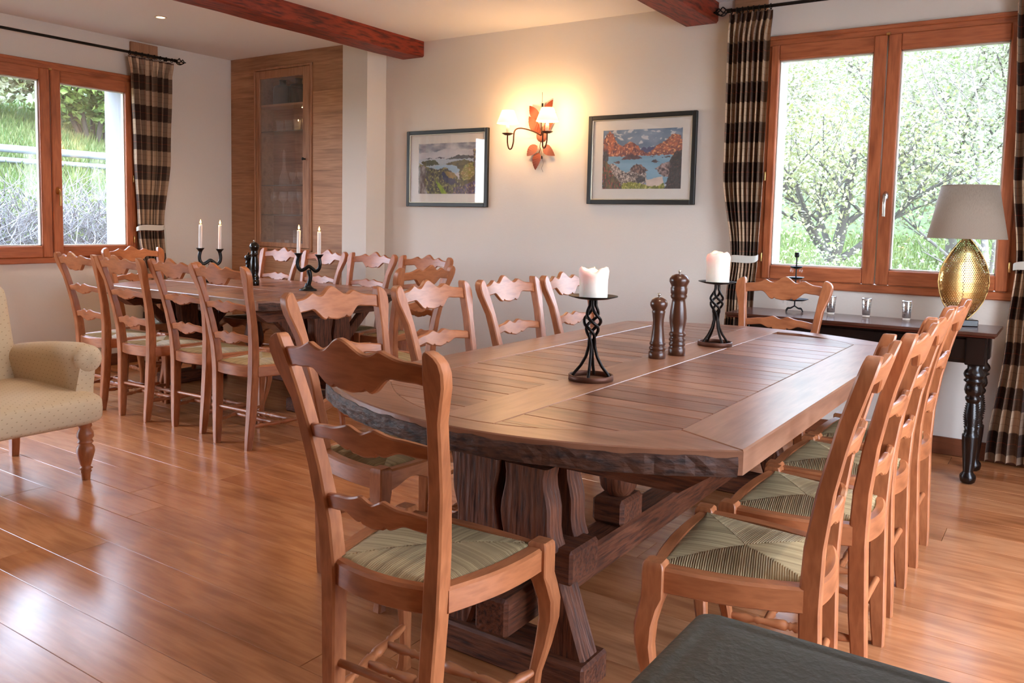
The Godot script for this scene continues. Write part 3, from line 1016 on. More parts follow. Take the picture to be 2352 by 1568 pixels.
# ---------------------------------------------------------------- oak display cabinet built into the corner
func build_cabinet() -> void:
	var t := thing("display_cabinet", "built-in oak wall cabinet with a tall glass door in the corner", "cabinet", Vector3(-5.84, 0, CZ))
	var L := WX + 5.84          # local left end, negative
	var R := -5.113 + 5.84
	var dl := -6.225 + 5.84
	var dr := -5.473 + 5.84
	var st: SurfaceTool
	# carcass behind the front
	st = S()
	box(st, Vector3(L, 0.0, WZ - CZ), Vector3(R, CEIL, WZ - CZ + 0.012))
	box(st, Vector3(L, 0.0, WZ - CZ), Vector3(L + 0.02, CEIL, -0.02))
	box(st, Vector3(R - 0.02, 0.0, WZ - CZ), Vector3(R, CEIL, -0.02))
	box(st, Vector3(dl - 0.02, 0.95, WZ - CZ), Vector3(dl, 2.56, -0.02))
	box(st, Vector3(dr, 0.95, WZ - CZ), Vector3(dr + 0.02, 2.56, -0.02))
	box(st, Vector3(dl, 0.97, WZ - CZ), Vector3(dr, 0.99, -0.02))
	box(st, Vector3(dl, 2.53, WZ - CZ), Vector3(dr, 2.55, -0.02))
	put("carcass", st, M.oak_x, t)
	# horizontal veneer boards left and right of the door, above and below it
	var r := RandomNumberGenerator.new()
	r.seed = 4
	var y := 0.0
	while y < CEIL - 0.01:
		var y1 := minf(y + r.randf_range(0.17, 0.26), CEIL)
		if CEIL - y1 < 0.06: y1 = CEIL
		for cut in [0.955, 2.562]:
			if y < cut - 0.001 and y1 > cut - 0.03: y1 = cut
		var spans := [[L, R]]
		if y1 > 0.96 and y < 2.55: spans = [[L, dl - 0.001], [dr + 0.001, R]]
		for s in spans:
			st = S()
			box(st, Vector3(s[0] + 0.0005, y + 0.0004, -0.02), Vector3(s[1] - 0.0005, y1 - 0.0004, 0.0), 0.0009)
			put("panel_board", st, M.oak_panel[r.randi() % 3], t)
		y = y1
	# door: moulding, frame, pane, knob
	st = S()
	for q in [[dl, dl + 0.022, 0.955, 2.562], [dr - 0.022, dr, 0.955, 2.562]]:
		box(st, Vector3(q[0], q[2], -0.018), Vector3(q[1], q[3], 0.016), 0.006)
	for q in [[dl, dr, 0.955, 0.977], [dl, dr, 2.54, 2.562]]:
		box(st, Vector3(q[0], q[2], -0.018), Vector3(q[1], q[3], 0.0155), 0.006)
	put("door_moulding", st, M.oak_y, t)
	st = S()
	var gl := -6.150 + 5.84
	var gr := -5.585 + 5.84
	box(st, Vector3(dl + 0.026, 0.981, -0.014), Vector3(gl, 2.536, 0.010), 0.003)
	box(st, Vector3(gr, 0.981, -0.014), Vector3(dr - 0.026, 2.536, 0.010), 0.003)
	box(st, Vector3(gl, 0.981, -0.014), Vector3(gr, 1.022, 0.0095), 0.003)
	box(st, Vector3(gl, 2.466, -0.014), Vector3(gr, 2.536, 0.0095), 0.003)
	var d := put("door", st, M.oak_y, t)
	st = S()
	box(st, Vector3(gl, 1.022, -0.006), Vector3(gr, 2.466, -0.002))
	put("pane", st, M.glass, d)
	st = S()
	lathe(st, [Vector2(0.010, 0), Vector2(0.006, 0.008), Vector2(0.006, 0.016), Vector2(0.013, 0.024), Vector2(0.012, 0.032), Vector2(0.0, 0.036)], 12, Transform3D(Basis(Vector3(1, 0, 0), Vector3(0, 0, 1), Vector3(0, -1, 0)), Vector3(gr + 0.03, 1.75, 0.008)))
	put("knob", st, M.cast_iron, d)
	# shelves
	for sy in [2.225, 2.0, 1.525, 1.262]:
		st = S()
		if sy > 2.2:
			box(st, Vector3(dl, sy, WZ - CZ + 0.012), Vector3(dr, sy + 0.018, -0.022))
			put("shelf", st, M.oak_x, t)
		else:
			box(st, Vector3(dl, sy, WZ - CZ + 0.012), Vector3(dr, sy + 0.008, -0.024))
			put("glass_shelf", st, M.shelf_glass, t)

# ---------------------------------------------------------------- bow-ended trestle tables
func arc_pts(hw: float, z0: float, bulge: float, sgn: float, n := 22) -> Array:
	var out := []
	for k in n + 1:
		var s := -1.0 + 2.0 * k / n
		out.append(Vector2(hw * s, sgn * (z0 + bulge * (1.0 - s * s))))
	return out

func poly_of(pts: Array) -> PackedVector2Array:
	return PackedVector2Array(pts)

func make_table(label: String, at: Vector3, turn: float, hl: float, hw: float, bulge: float, sd: int) -> void:
	var r := RandomNumberGenerator.new()
	r.seed = sd
	var H := 0.75
	var t := thing("trestle_table", label, "table", at, turn, "bow-ended trestle tables")
	var st: SurfaceTool
	var wi := hw - 0.19
	var zi := hl - 0.09
	var bi := bulge + 0.012
	var inner := []
	inner.append_array(arc_pts(wi, zi, bi, 1.0))
	var back := arc_pts(wi, zi, bi, -1.0)
	back.reverse()
	inner.append_array(back)
	var P := poly_of(inner)
	for e in [1.0, -1.0]:
		st = S()
		var o := arc_pts(hw, hl, bulge, e)
		var q := arc_pts(wi, zi, bi, e)
		q.reverse()
		var pts := o.duplicate()
		pts.append_array(q)
		slab(st, poly_of(pts), H - 0.058, H - 0.0006, 0.003)
		var eb := put("end_board", st, M.top_end, t)
		# rough worn rim, its dark tone partly shade put into the colour
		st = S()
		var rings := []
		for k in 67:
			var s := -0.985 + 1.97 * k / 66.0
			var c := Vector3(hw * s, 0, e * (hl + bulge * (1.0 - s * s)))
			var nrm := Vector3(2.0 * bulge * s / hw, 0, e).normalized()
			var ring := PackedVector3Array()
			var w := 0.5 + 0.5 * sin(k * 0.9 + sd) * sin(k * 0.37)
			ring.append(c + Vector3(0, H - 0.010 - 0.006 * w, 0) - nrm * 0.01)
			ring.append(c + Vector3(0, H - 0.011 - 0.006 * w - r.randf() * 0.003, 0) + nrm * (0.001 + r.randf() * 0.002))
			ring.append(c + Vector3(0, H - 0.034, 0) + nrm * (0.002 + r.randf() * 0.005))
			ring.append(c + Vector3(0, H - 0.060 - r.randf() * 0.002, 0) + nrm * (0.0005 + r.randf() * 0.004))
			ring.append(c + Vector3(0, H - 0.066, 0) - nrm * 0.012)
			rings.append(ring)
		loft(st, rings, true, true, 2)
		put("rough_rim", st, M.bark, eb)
	for s in [1.0, -1.0]:
		st = S()
		slab(st, poly_of([Vector2(s * hw, -hl), Vector2(s * (hw - 0.002), 0), Vector2(s * hw, hl), Vector2(s * wi, zi), Vector2(s * wi, -zi)]), H - 0.058, H, 0.004)
		put("side_board", st, M.top_z, t)
	st = S()
	for p in Geometry2D.intersect_polygons(poly_of([Vector2(-0.085, -9), Vector2(0.085, -9), Vector2(0.085, 9), Vector2(-0.085, 9)]), P):
		slab(st, p, H - 0.03, H + 0.0002, 0.0015)
	put("centre_board", st, M.top_z, t)
	for s in [1.0, -1.0]:
		var z := -hl - bulge
		while z < hl + bulge:
			var w := r.randf_range(0.075, 0.125)
			var a: float = 0.0855 if s > 0 else -wi + 0.0005
			var b: float = wi - 0.0005 if s > 0 else -0.0855
			var res := Geometry2D.intersect_polygons(poly_of([Vector2(a, z + 0.0012), Vector2(b, z + 0.0012), Vector2(b, z + w - 0.0012), Vector2(a, z + w - 0.0012)]), P)
			for p in res:
				if absf(poly_area(p)) < 0.001: continue
				st = S()
				slab(st, p, H - 0.03, H - r.randf() * 0.0012, 0.0016)
				put("plank", st, M.top[r.randi() % 4], t)
			z += w
	# bed under the planks
	st = S()
	slab(st, inset(P, 0.004), H - 0.052, H - 0.0305, 0.001)
	put("bed_board", st, M.bark, t)
	# two trestles
	var zt := hl - 0.10
	for e in [1.0, -1.0]:
		st = S()
		var pl := poly_of([Vector2(-0.60, H - 0.059), Vector2(0.60, H - 0.059), Vector2(0.60, H - 0.075), Vector2(0.50, H - 0.145), Vector2(-0.50, H - 0.145), Vector2(-0.60, H - 0.075)])
		plate(st, pl, e * zt - 0.055, e * zt + 0.055)
		put("bearer", st, M.old_x, t)
		for dz in [-0.062, 0.062]:
			for s in [-1.0, 1.0]:
				st = S()
				var rings := []
				for k in 9:
					var f := k / 8.0
					var y := lerpf(0.385, H - 0.145, f)
					var bow := 0.014 * sin(f * PI + s) + 0.006 * sin(f * 9.0 + dz * 50.0)
					var xi := 0.010 + 0.008 * sin(f * 7.0 + s * 2.0)
					var xo := 0.165 - 0.018 * sin(f * PI) + bow
					rings.append(rect_ring(minf(s * xi, s * xo), maxf(s * xi, s * xo), e * zt + dz - 0.036, e * zt + dz + 0.036, y, 0.006))
				loft(st, rings, true, true, 1)
				put("post_plank", st, M.old_y, t)
		st = S()
		rod_box(st, Transform3D(Basis.IDENTITY, Vector3(0, 0.345, e * zt)), Vector3(0.44, 0.095, 0.15), 0.008)
		put("crossbeam", st, M.old_x, t)
		for s in [-1.0, 1.0]:
			st = S()
			beam(st, Vector3(s * 0.09, 0.36, e * zt), Vector3(s * 0.20, 0.06, e * zt), 0.10, 0.085, 0.008)
			put("splayed_leg", st, M.old_y, t)
			if hl > 0.9: continue
			st = S()
			beam(st, Vector3(s * 0.11, 0.36, e * zt), Vector3(s * 0.42, H - 0.10, e * zt), 0.06, 0.05, 0.006)
			put("brace", st, M.old_y, t)
		st = S()
		box(st, Vector3(-0.26, 0.0, e * zt - 0.07), Vector3(0.26, 0.085, e * zt + 0.07), 0.008)
		put("foot_beam", st, M.old_x, t)
	st = S()
	box(st, Vector3(-0.055, 0.125, -zt - 0.13), Vector3(0.055, 0.235, zt + 0.13), 0.01)
	put("stretcher", st, M.old_z, t)
	for bz in ([0.325, -0.325] if hl > 0.9 else [0.0]):
		st = S()
		box(st, Vector3(-0.06, 0.235, bz - 0.08), Vector3(0.06, 0.325, bz + 0.08), 0.012)
		put("block", st, M.old_x, t)
		st = S()
		lathe(st, [Vector2(0.04, 0.322), Vector2(0.062, 0.35), Vector2(0.07, 0.40), Vector2(0.055, 0.47), Vector2(0.035, 0.53), Vector2(0.045, 0.58), Vector2(0.05, H - 0.052)], 14, Transform3D(Basis.IDENTITY, Vector3(0, 0, bz)))
		put("bulb_post", st, M.old_y, t)
	st = S()
	box(st, Vector3(-0.42, 0.61, -0.05), Vector3(0.42, H - 0.055, 0.05), 0.008)
	put("bearer", st, M.old_x, t)

func poly_area(p: PackedVector2Array) -> float:
	var a := 0.0
	for i in p.size():
		var q := p[(i + 1) % p.size()]
		a += p[i].x * q.y - q.x * p[i].y
	return a / 2

func build_tables() -> void:
	make_table("long bow-ended old oak trestle table with two brown pepper mills", Vector3(-1.262, 0, -2.845), 0.0, 1.045, 0.671, 0.235, 3)
	make_table("bow-ended old oak trestle table with the black double candelabra", Vector3(-4.83, 0, -3.81), PI / 2, 0.81, 0.62, 0.20, 8)

# ---------------------------------------------------------------- ladder-back chairs with rush seats
# origin between the rear feet; the chair faces -z
func lean(y: float) -> float:
	var keys := [[0.0, 0.022], [0.2, 0.008], [0.42, 0.0], [0.55, 0.006], [0.70, 0.028], [0.84, 0.062], [0.95, 0.096], [1.02, 0.118]]
	for i in keys.size() - 1:
		if y <= keys[i + 1][0]:
			return lerpf(keys[i][1], keys[i + 1][1], clampf((y - keys[i][0]) / (keys[i + 1][0] - keys[i][0]), 0, 1))
	return 0.118

func key_at(keys: Array, x: float) -> float:
	for i in keys.size() - 1:
		if x <= keys[i + 1][0]:
			var t: float = clampf((x - keys[i][0]) / (keys[i + 1][0] - keys[i][0]), 0, 1)
			return lerpf(keys[i][1], keys[i + 1][1], t)
	return keys[keys.size() - 1][1]

func slat(st: SurfaceTool, half: float, top: Array, bot: Array, bow: float, th: float) -> void:
	var rings := []
	var n := 56
	for k in n + 1:
		var u := -1.0 + 2.0 * k / n
		var yt := key_at(top, absf(u))
		var yb := key_at(bot, absf(u))
		var z := bow * (1.0 - u * u)
		var x := half * u
		var c := 0.004
		var a := th / 2
		var ring := PackedVector3Array()
		for p in [[yt, -a + c], [yt, a - c], [yt - c, a], [yb + c, a], [yb, a - c], [yb, -a + c], [yb + c, -a], [yt - c, -a]]:
			ring.append(Vector3(x, p[0], lean(p[0]) + z + p[1]))
		rings.append(ring)
	loft(st, rings, true, true, 1)

func smooth_keys(a: Array) -> Array:
	# each entry [u, y, next is a cusp?]; arcs between entries are eased
	var out := []
	for i in a.size() - 1:
		for k in 6:
			var t := k / 6.0
			var e: float = t * t * (3.0 - 2.0 * t)
			if a[i].size() > 2:
				e = sin(t * PI / 2) if a[i][2] == "out" else 1.0 - cos(t * PI / 2)
			out.append([lerpf(a[i][0], a[i + 1][0], t), lerpf(a[i][1], a[i + 1][1], e)])
	out.append([a[a.size() - 1][0], a[a.size() - 1][1]])
	return out

func build_chair_parts() -> Array:
	# list of [name, mesh, material]
	var parts := []
	var st: SurfaceTool
	# back posts
	var sta := [[0.0, 0.118, 0.147, 0.0163], [0.06, 0.119, 0.153, 0.02], [0.2, 0.123, 0.163, 0.0235], [0.4, 0.129, 0.173, 0.0235], [0.46, 0.132, 0.176, 0.0235], [0.55, 0.141, 0.182, 0.0225], [0.68, 0.158, 0.196, 0.02], [0.78, 0.17, 0.206, 0.0187], [0.84, 0.178, 0.213, 0.0187], [0.88, 0.182, 0.226, 0.0187], [0.92, 0.187, 0.24, 0.0187], [0.95, 0.192, 0.2445, 0.0187], [0.97, 0.196, 0.2415, 0.0181], [0.982, 0.198, 0.233, 0.0175], [0.99, 0.201, 0.221, 0.0163], [0.993, 0.205, 0.213, 0.0137]]
	for s in [-1.0, 1.0]:
		st = S()
		var rings := []
		for p in sta:
			var z := lean(p[0])
			var r := rect_ring(minf(s * p[1], s * p[2]), maxf(s * p[1], s * p[2]), z - p[3], z + p[3], p[0], 0.0045)
			rings.append(r)
		loft(st, rings, true, true, 1)
		parts.append(["back_post", mesh_of(st), M.chair_y])
	# crest and two slats
	st = S()
	slat(st, 0.204, smooth_keys([[0.0, 1.004], [0.30, 0.972, "in"], [0.48, 0.987, "out"], [0.80, 0.966], [1.0, 0.962]]), smooth_keys([[0.0, 0.884], [0.16, 0.888], [0.23, 0.896], [0.26, 0.886], [0.55, 0.926, "out"], [0.8, 0.922], [1.0, 0.915]]), 0.026, 0.020)
	parts.append(["crest_rail", mesh_of(st), M.chair_x])
	st = S()
	slat(st, 0.182, smooth_keys([[0.0, 0.790], [0.22, 0.803, "out"], [0.55, 0.790], [1.0, 0.781]]), smooth_keys([[0.0, 0.733], [0.18, 0.738], [0.22, 0.746], [0.27, 0.741], [0.55, 0.757, "out"], [1.0, 0.750]]), 0.024, 0.017)
	parts.append(["slat", mesh_of(st), M.chair_x])
	st = S()
	slat(st, 0.162, smooth_keys([[0.0, 0.622], [0.22, 0.635, "out"], [0.55, 0.622], [1.0, 0.613]]), smooth_keys([[0.0, 0.562], [0.18, 0.567], [0.22, 0.575], [0.27, 0.570], [0.55, 0.586, "out"], [1.0, 0.578]]), 0.022, 0.017)
	parts.append(["slat", mesh_of(st), M.chair_x])
	# seat frame: rear, sides, scalloped front
	var zr := 0.0
	var zf := -0.340
	st = S()
	var rr := []
	for k in 17:
		var u := -1.0 + k / 8.0
		var z := zr + 0.026 * (1.0 - u * u) - 0.004
		var ring := PackedVector3Array()
		for p in [[0.455, -0.012], [0.455, 0.008], [0.449, 0.015], [0.398, 0.015], [0.393, 0.008], [0.393, -0.012]]:
			ring.append(Vector3(0.145 * u, p[0], z + p[1]))
		rr.append(ring)
	loft(st, rr, true, true, 1)
	parts.append(["rear_rail", mesh_of(st), M.chair_x])
	for s in [-1.0, 1.0]:
		st = S()
		var rings := []
		for k in 13:
			var t := k / 12.0
			var x := lerpf(0.158, 0.214, t) + 0.016 * sin(t * PI)
			var z := lerpf(zr - 0.012, zf + 0.02, t)
			var ring := PackedVector3Array()
			for p in [[0.455, -0.020], [0.456, 0.012], [0.450, 0.019], [0.400, 0.019], [0.395, 0.012], [0.395, -0.020]]:
				ring.append(Vector3(s * (x + p[1]), p[0], z))
			rings.append(ring)
		loft(st, rings, true, true, 1)
		parts.append(["side_rail", mesh_of(st), M.chair_z])
	st = S()
	var fr := []
	for k in 33:
		var u := -1.0 + k / 16.0
		var yb := 0.404 - 0.016 * cos(u * PI * 2.0) * (1.0 - absf(u) * 0.3) - 0.008 * absf(u)
		var z := zf - 0.014 * (1.0 - u * u)
		var ring := PackedVector3Array()
		for p in [[0.455, 0.016], [0.456, -0.010], [0.450, -0.016], [yb + 0.004, -0.016], [yb, -0.010], [yb, 0.016]]:
			ring.append(Vector3(0.196 * u, p[0], z + p[1]))
		fr.append(ring)
	loft(st, fr, true, true, 1)
	parts.append(["front_rail", mesh_of(st), M.chair_x])
	# cabriole front legs
	var leg := [[0.0, 0.004, 0.017], [0.02, -0.004, 0.0155], [0.07, -0.010, 0.0135], [0.13, -0.006, 0.0145], [0.20, 0.008, 0.018], [0.27, 0.018, 0.021], [0.32, 0.017, 0.0235], [0.36, 0.008, 0.025], [0.385, 0.0, 0.026], [0.45, 0.0, 0.026], [0.462, 0.0, 0.025], [0.468, 0.0, 0.020]]
	for s in [-1.0, 1.0]:
		st = S()
		var rings := []
		for p in leg:
			var cx: float = s * (0.217 + p[1])
			var cz: float = zf - p[1] * 0.8
			rings.append(rect_ring(cx - p[2], cx + p[2], cz - p[2], cz + p[2], p[0], 0.006 if p[0] < 0.37 else 0.003))
		loft(st, rings, true, true, 1)
		parts.append(["front_leg", mesh_of(st), M.chair_y])
	# stretchers
	var prof := [Vector2(0.008, 0), Vector2(0.010, 0.06), Vector2(0.013, 0.16), Vector2(0.008, 0.22), Vector2(0.012, 0.245), Vector2(0.008, 0.27), Vector2(0.014, 0.40), Vector2(0.015, 0.46), Vector2(0.009, 0.485), Vector2(0.013, 0.50), Vector2(0.009, 0.515), Vector2(0.015, 0.54), Vector2(0.014, 0.60), Vector2(0.008, 0.73), Vector2(0.012, 0.755), Vector2(0.008, 0.78), Vector2(0.013, 0.84), Vector2(0.010, 0.94), Vector2(0.008, 1.0)]
	for s in [-1.0, 1.0]:
		st = S()
		spindle(st, Vector3(s * 0.138, 0.125, 0.008), Vector3(s * 0.210, 0.13, zf + 0.005), prof, 10)
		parts.append(["turned_stretcher", mesh_of(st), M.chair_z])
	st = S()
	spindle(st, Vector3(-0.166, 0.128, -0.13), Vector3(0.166, 0.128, -0.13), prof, 10)
	parts.append(["turned_stretcher", mesh_of(st), M.chair_x])
	st = S()
	spindle(st, Vector3(-0.188, 0.128, -0.23), Vector3(0.188, 0.128, -0.23), prof, 10)
	parts.append(["turned_stretcher", mesh_of(st), M.chair_x])
	st = S()
	tube(st, [Vector3(-0.140, 0.205, 0.008), Vector3(0.140, 0.205, 0.008)], 0.0095, 10)
	parts.append(["rear_rung", mesh_of(st), M.chair_x])
	parts.append(["rush_seat", rush_mesh(zr, zf), M.rush])
	return parts

func rush_mesh(zr: float, zf: float) -> ArrayMesh:
	var st := S()
	st.set_smooth_group(0)
	var r := RandomNumberGenerator.new()
	r.seed = 31
	var A := Vector2(-0.136, zr - 0.006)      # rear left
	var B := Vector2(0.136, zr - 0.006)
	var C := Vector2(0.192, zf + 0.012)
	var D := Vector2(-0.192, zf + 0.012)
	var O := Vector2(0.0, (zr + zf) / 2 - 0.01)
	for e in [[A, B, 44], [B, C, 60], [C, D, 60], [D, A, 60]]:
		var a: Vector2 = e[0]
		var b: Vector2 = e[1]
		var n: int = e[2]
		var ab := (b - a).normalized()
		var L := a.distance_to(b)
		var inn := Vector2(-ab.y, ab.x)
		if inn.dot(O - a) < 0: inn = -inn
		var so := (O - a).dot(ab)
		var dep := (O - a).dot(inn)
		var bulge := 0.016 if e[2] == 60 else 0.012
		if a == C: bulge = 0.006
		for k in n:
			var s0 := L * k / n
			var s1 := L * (k + 1) / n
			var sm := (s0 + s1) / 2
			var f := (sm / so) if sm < so else ((L - sm) / (L - so))
			var reach := dep * clampf(f, 0.03, 1.0)
			var tone := r.randf_range(0.35, 1.0)
			var col := Color(0.17, 0.105, 0.045).lerp(Color(0.46, 0.335, 0.17), tone)
			var out := bulge * sin(PI * sm / L)
			var rows := []
			for q in 6:
				var t := q / 5.0
				var d := -out - 0.002 + (reach + out + 0.002) * t
				var dome := 0.006 * sin(PI * clampf(d / dep, 0, 1) * 0.8) - 0.009 * clampf(-d / 0.016, 0, 1) * 0.2
				var y := 0.4545 + dome
				if q == 0: y -= 0.006
				var row := []
				for g in 3:
					var p := a + ab * lerpf(s0, s1, g / 2.0) + inn * d
					row.append(Vector3(p.x, y + (0.0042 if g == 1 else 0.0) + r.randf() * 0.0004, p.y))
				rows.append(row)
			st.set_color(col)
			for q in 5:
				for g in 2:
					quad(st, rows[q][g], rows[q][g + 1], rows[q + 1][g + 1], rows[q + 1][g])
	return mesh_of(st)

func build_chairs() -> void:
	var parts := build_chair_parts()
	var spots := [
		[Vector3(-1.258, 0, -1.345), 2.0, "ladder-back chair at the bowed table end opposite the sideboard", "a"],
		[Vector3(-0.458, 0, -2.005), 96.0, "ladder-back chair by the leather-topped table, first of the sideboard row", "a"],
		[Vector3(-0.440, 0, -2.485), 90.5, "second ladder-back chair from the leather-topped table along the table side", "a"],
		[Vector3(-0.455, 0, -2.97), 90.0, "third ladder-back chair from the leather-topped table along the table side", "a"],
		[Vector3(-0.450, 0, -3.456), 90.0, "ladder-back chair in the same row standing next to the sideboard leg", "a"],
		[Vector3(-2.12, 0, -2.115), -91.0, "ladder-back chair between both tables, next to the chair at the bowed end", "a"],
		[Vector3(-2.10, 0, -2.635), -89.0, "second ladder-back chair between both tables, counted from the bowed end", "a"],
		[Vector3(-2.07, 0, -3.145), -90.0, "third ladder-back chair between both tables, in front of the picture wall", "a"],
		[Vector3(-2.05, 0, -3.64), -90.0, "fourth ladder-back chair of the inner row, half behind a candlestick", "a"],
		[Vector3(-1.228, 0, -4.15), 180.0, "ladder-back chair pulled in between the table end and the sideboard", "a"],
		[Vector3(-3.75, 0, -2.836), 0.0, "ladder-back chair on the open floor side, nearest the inner row", "b"],
		[Vector3(-4.24, 0, -2.905), 0.0, "second ladder-back chair on the open floor side of the candelabra table", "b"],
		[Vector3(-4.73, 0, -2.865), 0.0, "third ladder-back chair on the open floor side of the candelabra table", "b"],
		[Vector3(-5.22, 0, -2.87), 0.0, "ladder-back chair on the open floor side, next to the armchair and window", "b"],
		[Vector3(-5.40, 0, -4.435), 180.0, "ladder-back chair in front of the oak cabinet door, behind the black mills", "b"],
		[Vector3(-4.89, 0, -4.435), 180.0, "ladder-back chair in front of the oak cabinet, at its plaster edge", "b"],
		[Vector3(-4.38, 0, -4.435), 180.0, "ladder-back chair in front of the pale wall strip beside the cabinet", "b"],
		[Vector3(-3.86, 0, -4.435), 180.0, "ladder-back chair below the smaller picture by the wall", "b"],
		[Vector3(-5.85, 0, -3.59), -90.0, "ladder-back chair at the window end of the candelabra table", "b"],
		[Vector3(-3.10, 0, -3.53), 90.0, "ladder-back chair standing off the candelabra table end, between both tables", "b"],
	]
	var first: Node3D = null
	for s in spots:
		var group := "rush-seated chairs around the table with the mills" if s[3] == "a" else "rush-seated chairs around the candelabra table"
		var label: String = "honey wood " + s[2]
		if first == null:
			first = thing("ladder_back_chair", label, "chair", s[0], deg_to_rad(s[1]), group)
			for p in parts: inst(p[0], p[1], p[2], first)
		else:
			var c := copy(first, "ladder_back_chair", label, s[0], deg_to_rad(s[1]))
			c.set_meta("group", group)

# ---------------------------------------------------------------- armchair
func build_armchair() -> void:
	var o := Vector3(-4.10, 0, -1.74)
	var t := thing("armchair", "cream upholstered armchair with rolled arms on turned wooden legs", "armchair", o)
	var st := S()
	cushion(st, Transform3D(Basis.IDENTITY, Vector3(0.035, 0.345, 0)), Vector3(0.375, 0.082, 0.365), 0.42, 0.22, 40, 18)
	put("seat", st, M.upholstery, t)
	# back
	st = S()
	var rings := []
	for k in 17:
		var f := k / 16.0
		var y := lerpf(0.30, 0.925, f)
		var top := clampf((f - 0.80) / 0.2, 0, 1)
		var hw := 0.315 - 0.02 * f - 0.11 * top * top * top
		var th := 0.075 - 0.012 * f - 0.045 * top * top * top
		var cx := -0.33 - 0.13 * f - 0.01 * sin(f * PI)
		var ring := PackedVector3Array()
		for j in 32:
			var a := TAU * j / 32
			ring.append(Vector3(cx + th * spow(cos(a), 0.6), y, hw * spow(sin(a), 0.3)))
		rings.append(ring)
	loft(st, rings, true, true, 0)
	put("backrest", st, M.upholstery, t)
	for s in [-1.0, 1.0]:
		st = S()
		rings = []
		for k in 15:
			var f := k / 14.0
			var end := clampf((f - 0.88) / 0.12, 0, 1)
			var x := lerpf(-0.37, 0.285, f) - 0.0
			var yt := 0.575 + 0.062 * sin(f * 1.5)
			var rr := 0.072 * sqrt(maxf(1.0 - end * end * 0.75, 0.05))
			var ring := PackedVector3Array()
			var c := Vector2(0.335, yt - 0.072)
			var low := 0.34
			var inn := 0.262 + 0.012 * sin(f * 3.0)
			ring.append(Vector3(x, low, s * inn))
			ring.append(Vector3(x, 0.42, s * (inn + 0.004)))
			for q in 15:
				var a := PI + 0.15 - (PI * 1.28) * q / 14.0
				ring.append(Vector3(x, c.y + rr * sin(a), s * (c.x + rr * cos(a) * 1.08)))
			ring.append(Vector3(x, 0.43, s * 0.352))
			ring.append(Vector3(x, low, s * 0.350))
			rings.append(ring)
		loft(st, rings, true, true, 0)
		put("arm", st, M.upholstery, t)
		# gathered scroll face
		st = S()
		var yt2 := 0.575 + 0.062 * sin(1.5)
		var pr := []
		for q in 6:
			var a := q / 5.0 * PI / 2
			pr.append(Vector2(0.066 * cos(a), 0.03 * sin(a)))
		var fr := []
		for p in pr:
			var ring := PackedVector3Array()
			for j in 40:
				var a := TAU * j / 40
				var w: float = 1.0 + 0.05 * cos(j * PI) * (p.y / 0.03) 
				ring.append(Vector3(0.272 + p.y * w, yt2 - 0.072 + p.x * sin(a), s * (0.335 + p.x * cos(a))))
			fr.append(ring)
		loft(st, fr, true, true, 0)
		put("arm_scroll", st, M.upholstery, t)
		st = S()
		lathe(st, [Vector2(0.028, 0.27), Vector2(0.030, 0.255), Vector2(0.024, 0.245), Vector2(0.035, 0.225), Vector2(0.037, 0.205), Vector2(0.028, 0.190), Vector2(0.034, 0.183), Vector2(0.034, 0.178), Vector2(0.026, 0.172), Vector2(0.038, 0.155), Vector2(0.040, 0.135), Vector2(0.034, 0.110), Vector2(0.024, 0.075), Vector2(0.020, 0.062), Vector2(0.030, 0.055), Vector2(0.020, 0.048), Vector2(0.026, 0.040), Vector2(0.020, 0.032), Vector2(0.018, 0.0)], 18, Transform3D(Basis.IDENTITY, Vector3(0.30, 0, s * 0.30)))
		put("front_leg", st, M.chair_y, t)
		st = S()
		loft(st, [rect_ring(-0.385, -0.345, s * 0.29 - 0.018, s * 0.29 + 0.018, 0.0), rect_ring(-0.365, -0.315, s * 0.29 - 0.023, s * 0.29 + 0.023, 0.29)], true, true, 1)
		put("rear_leg", st, M.chair_y, t)

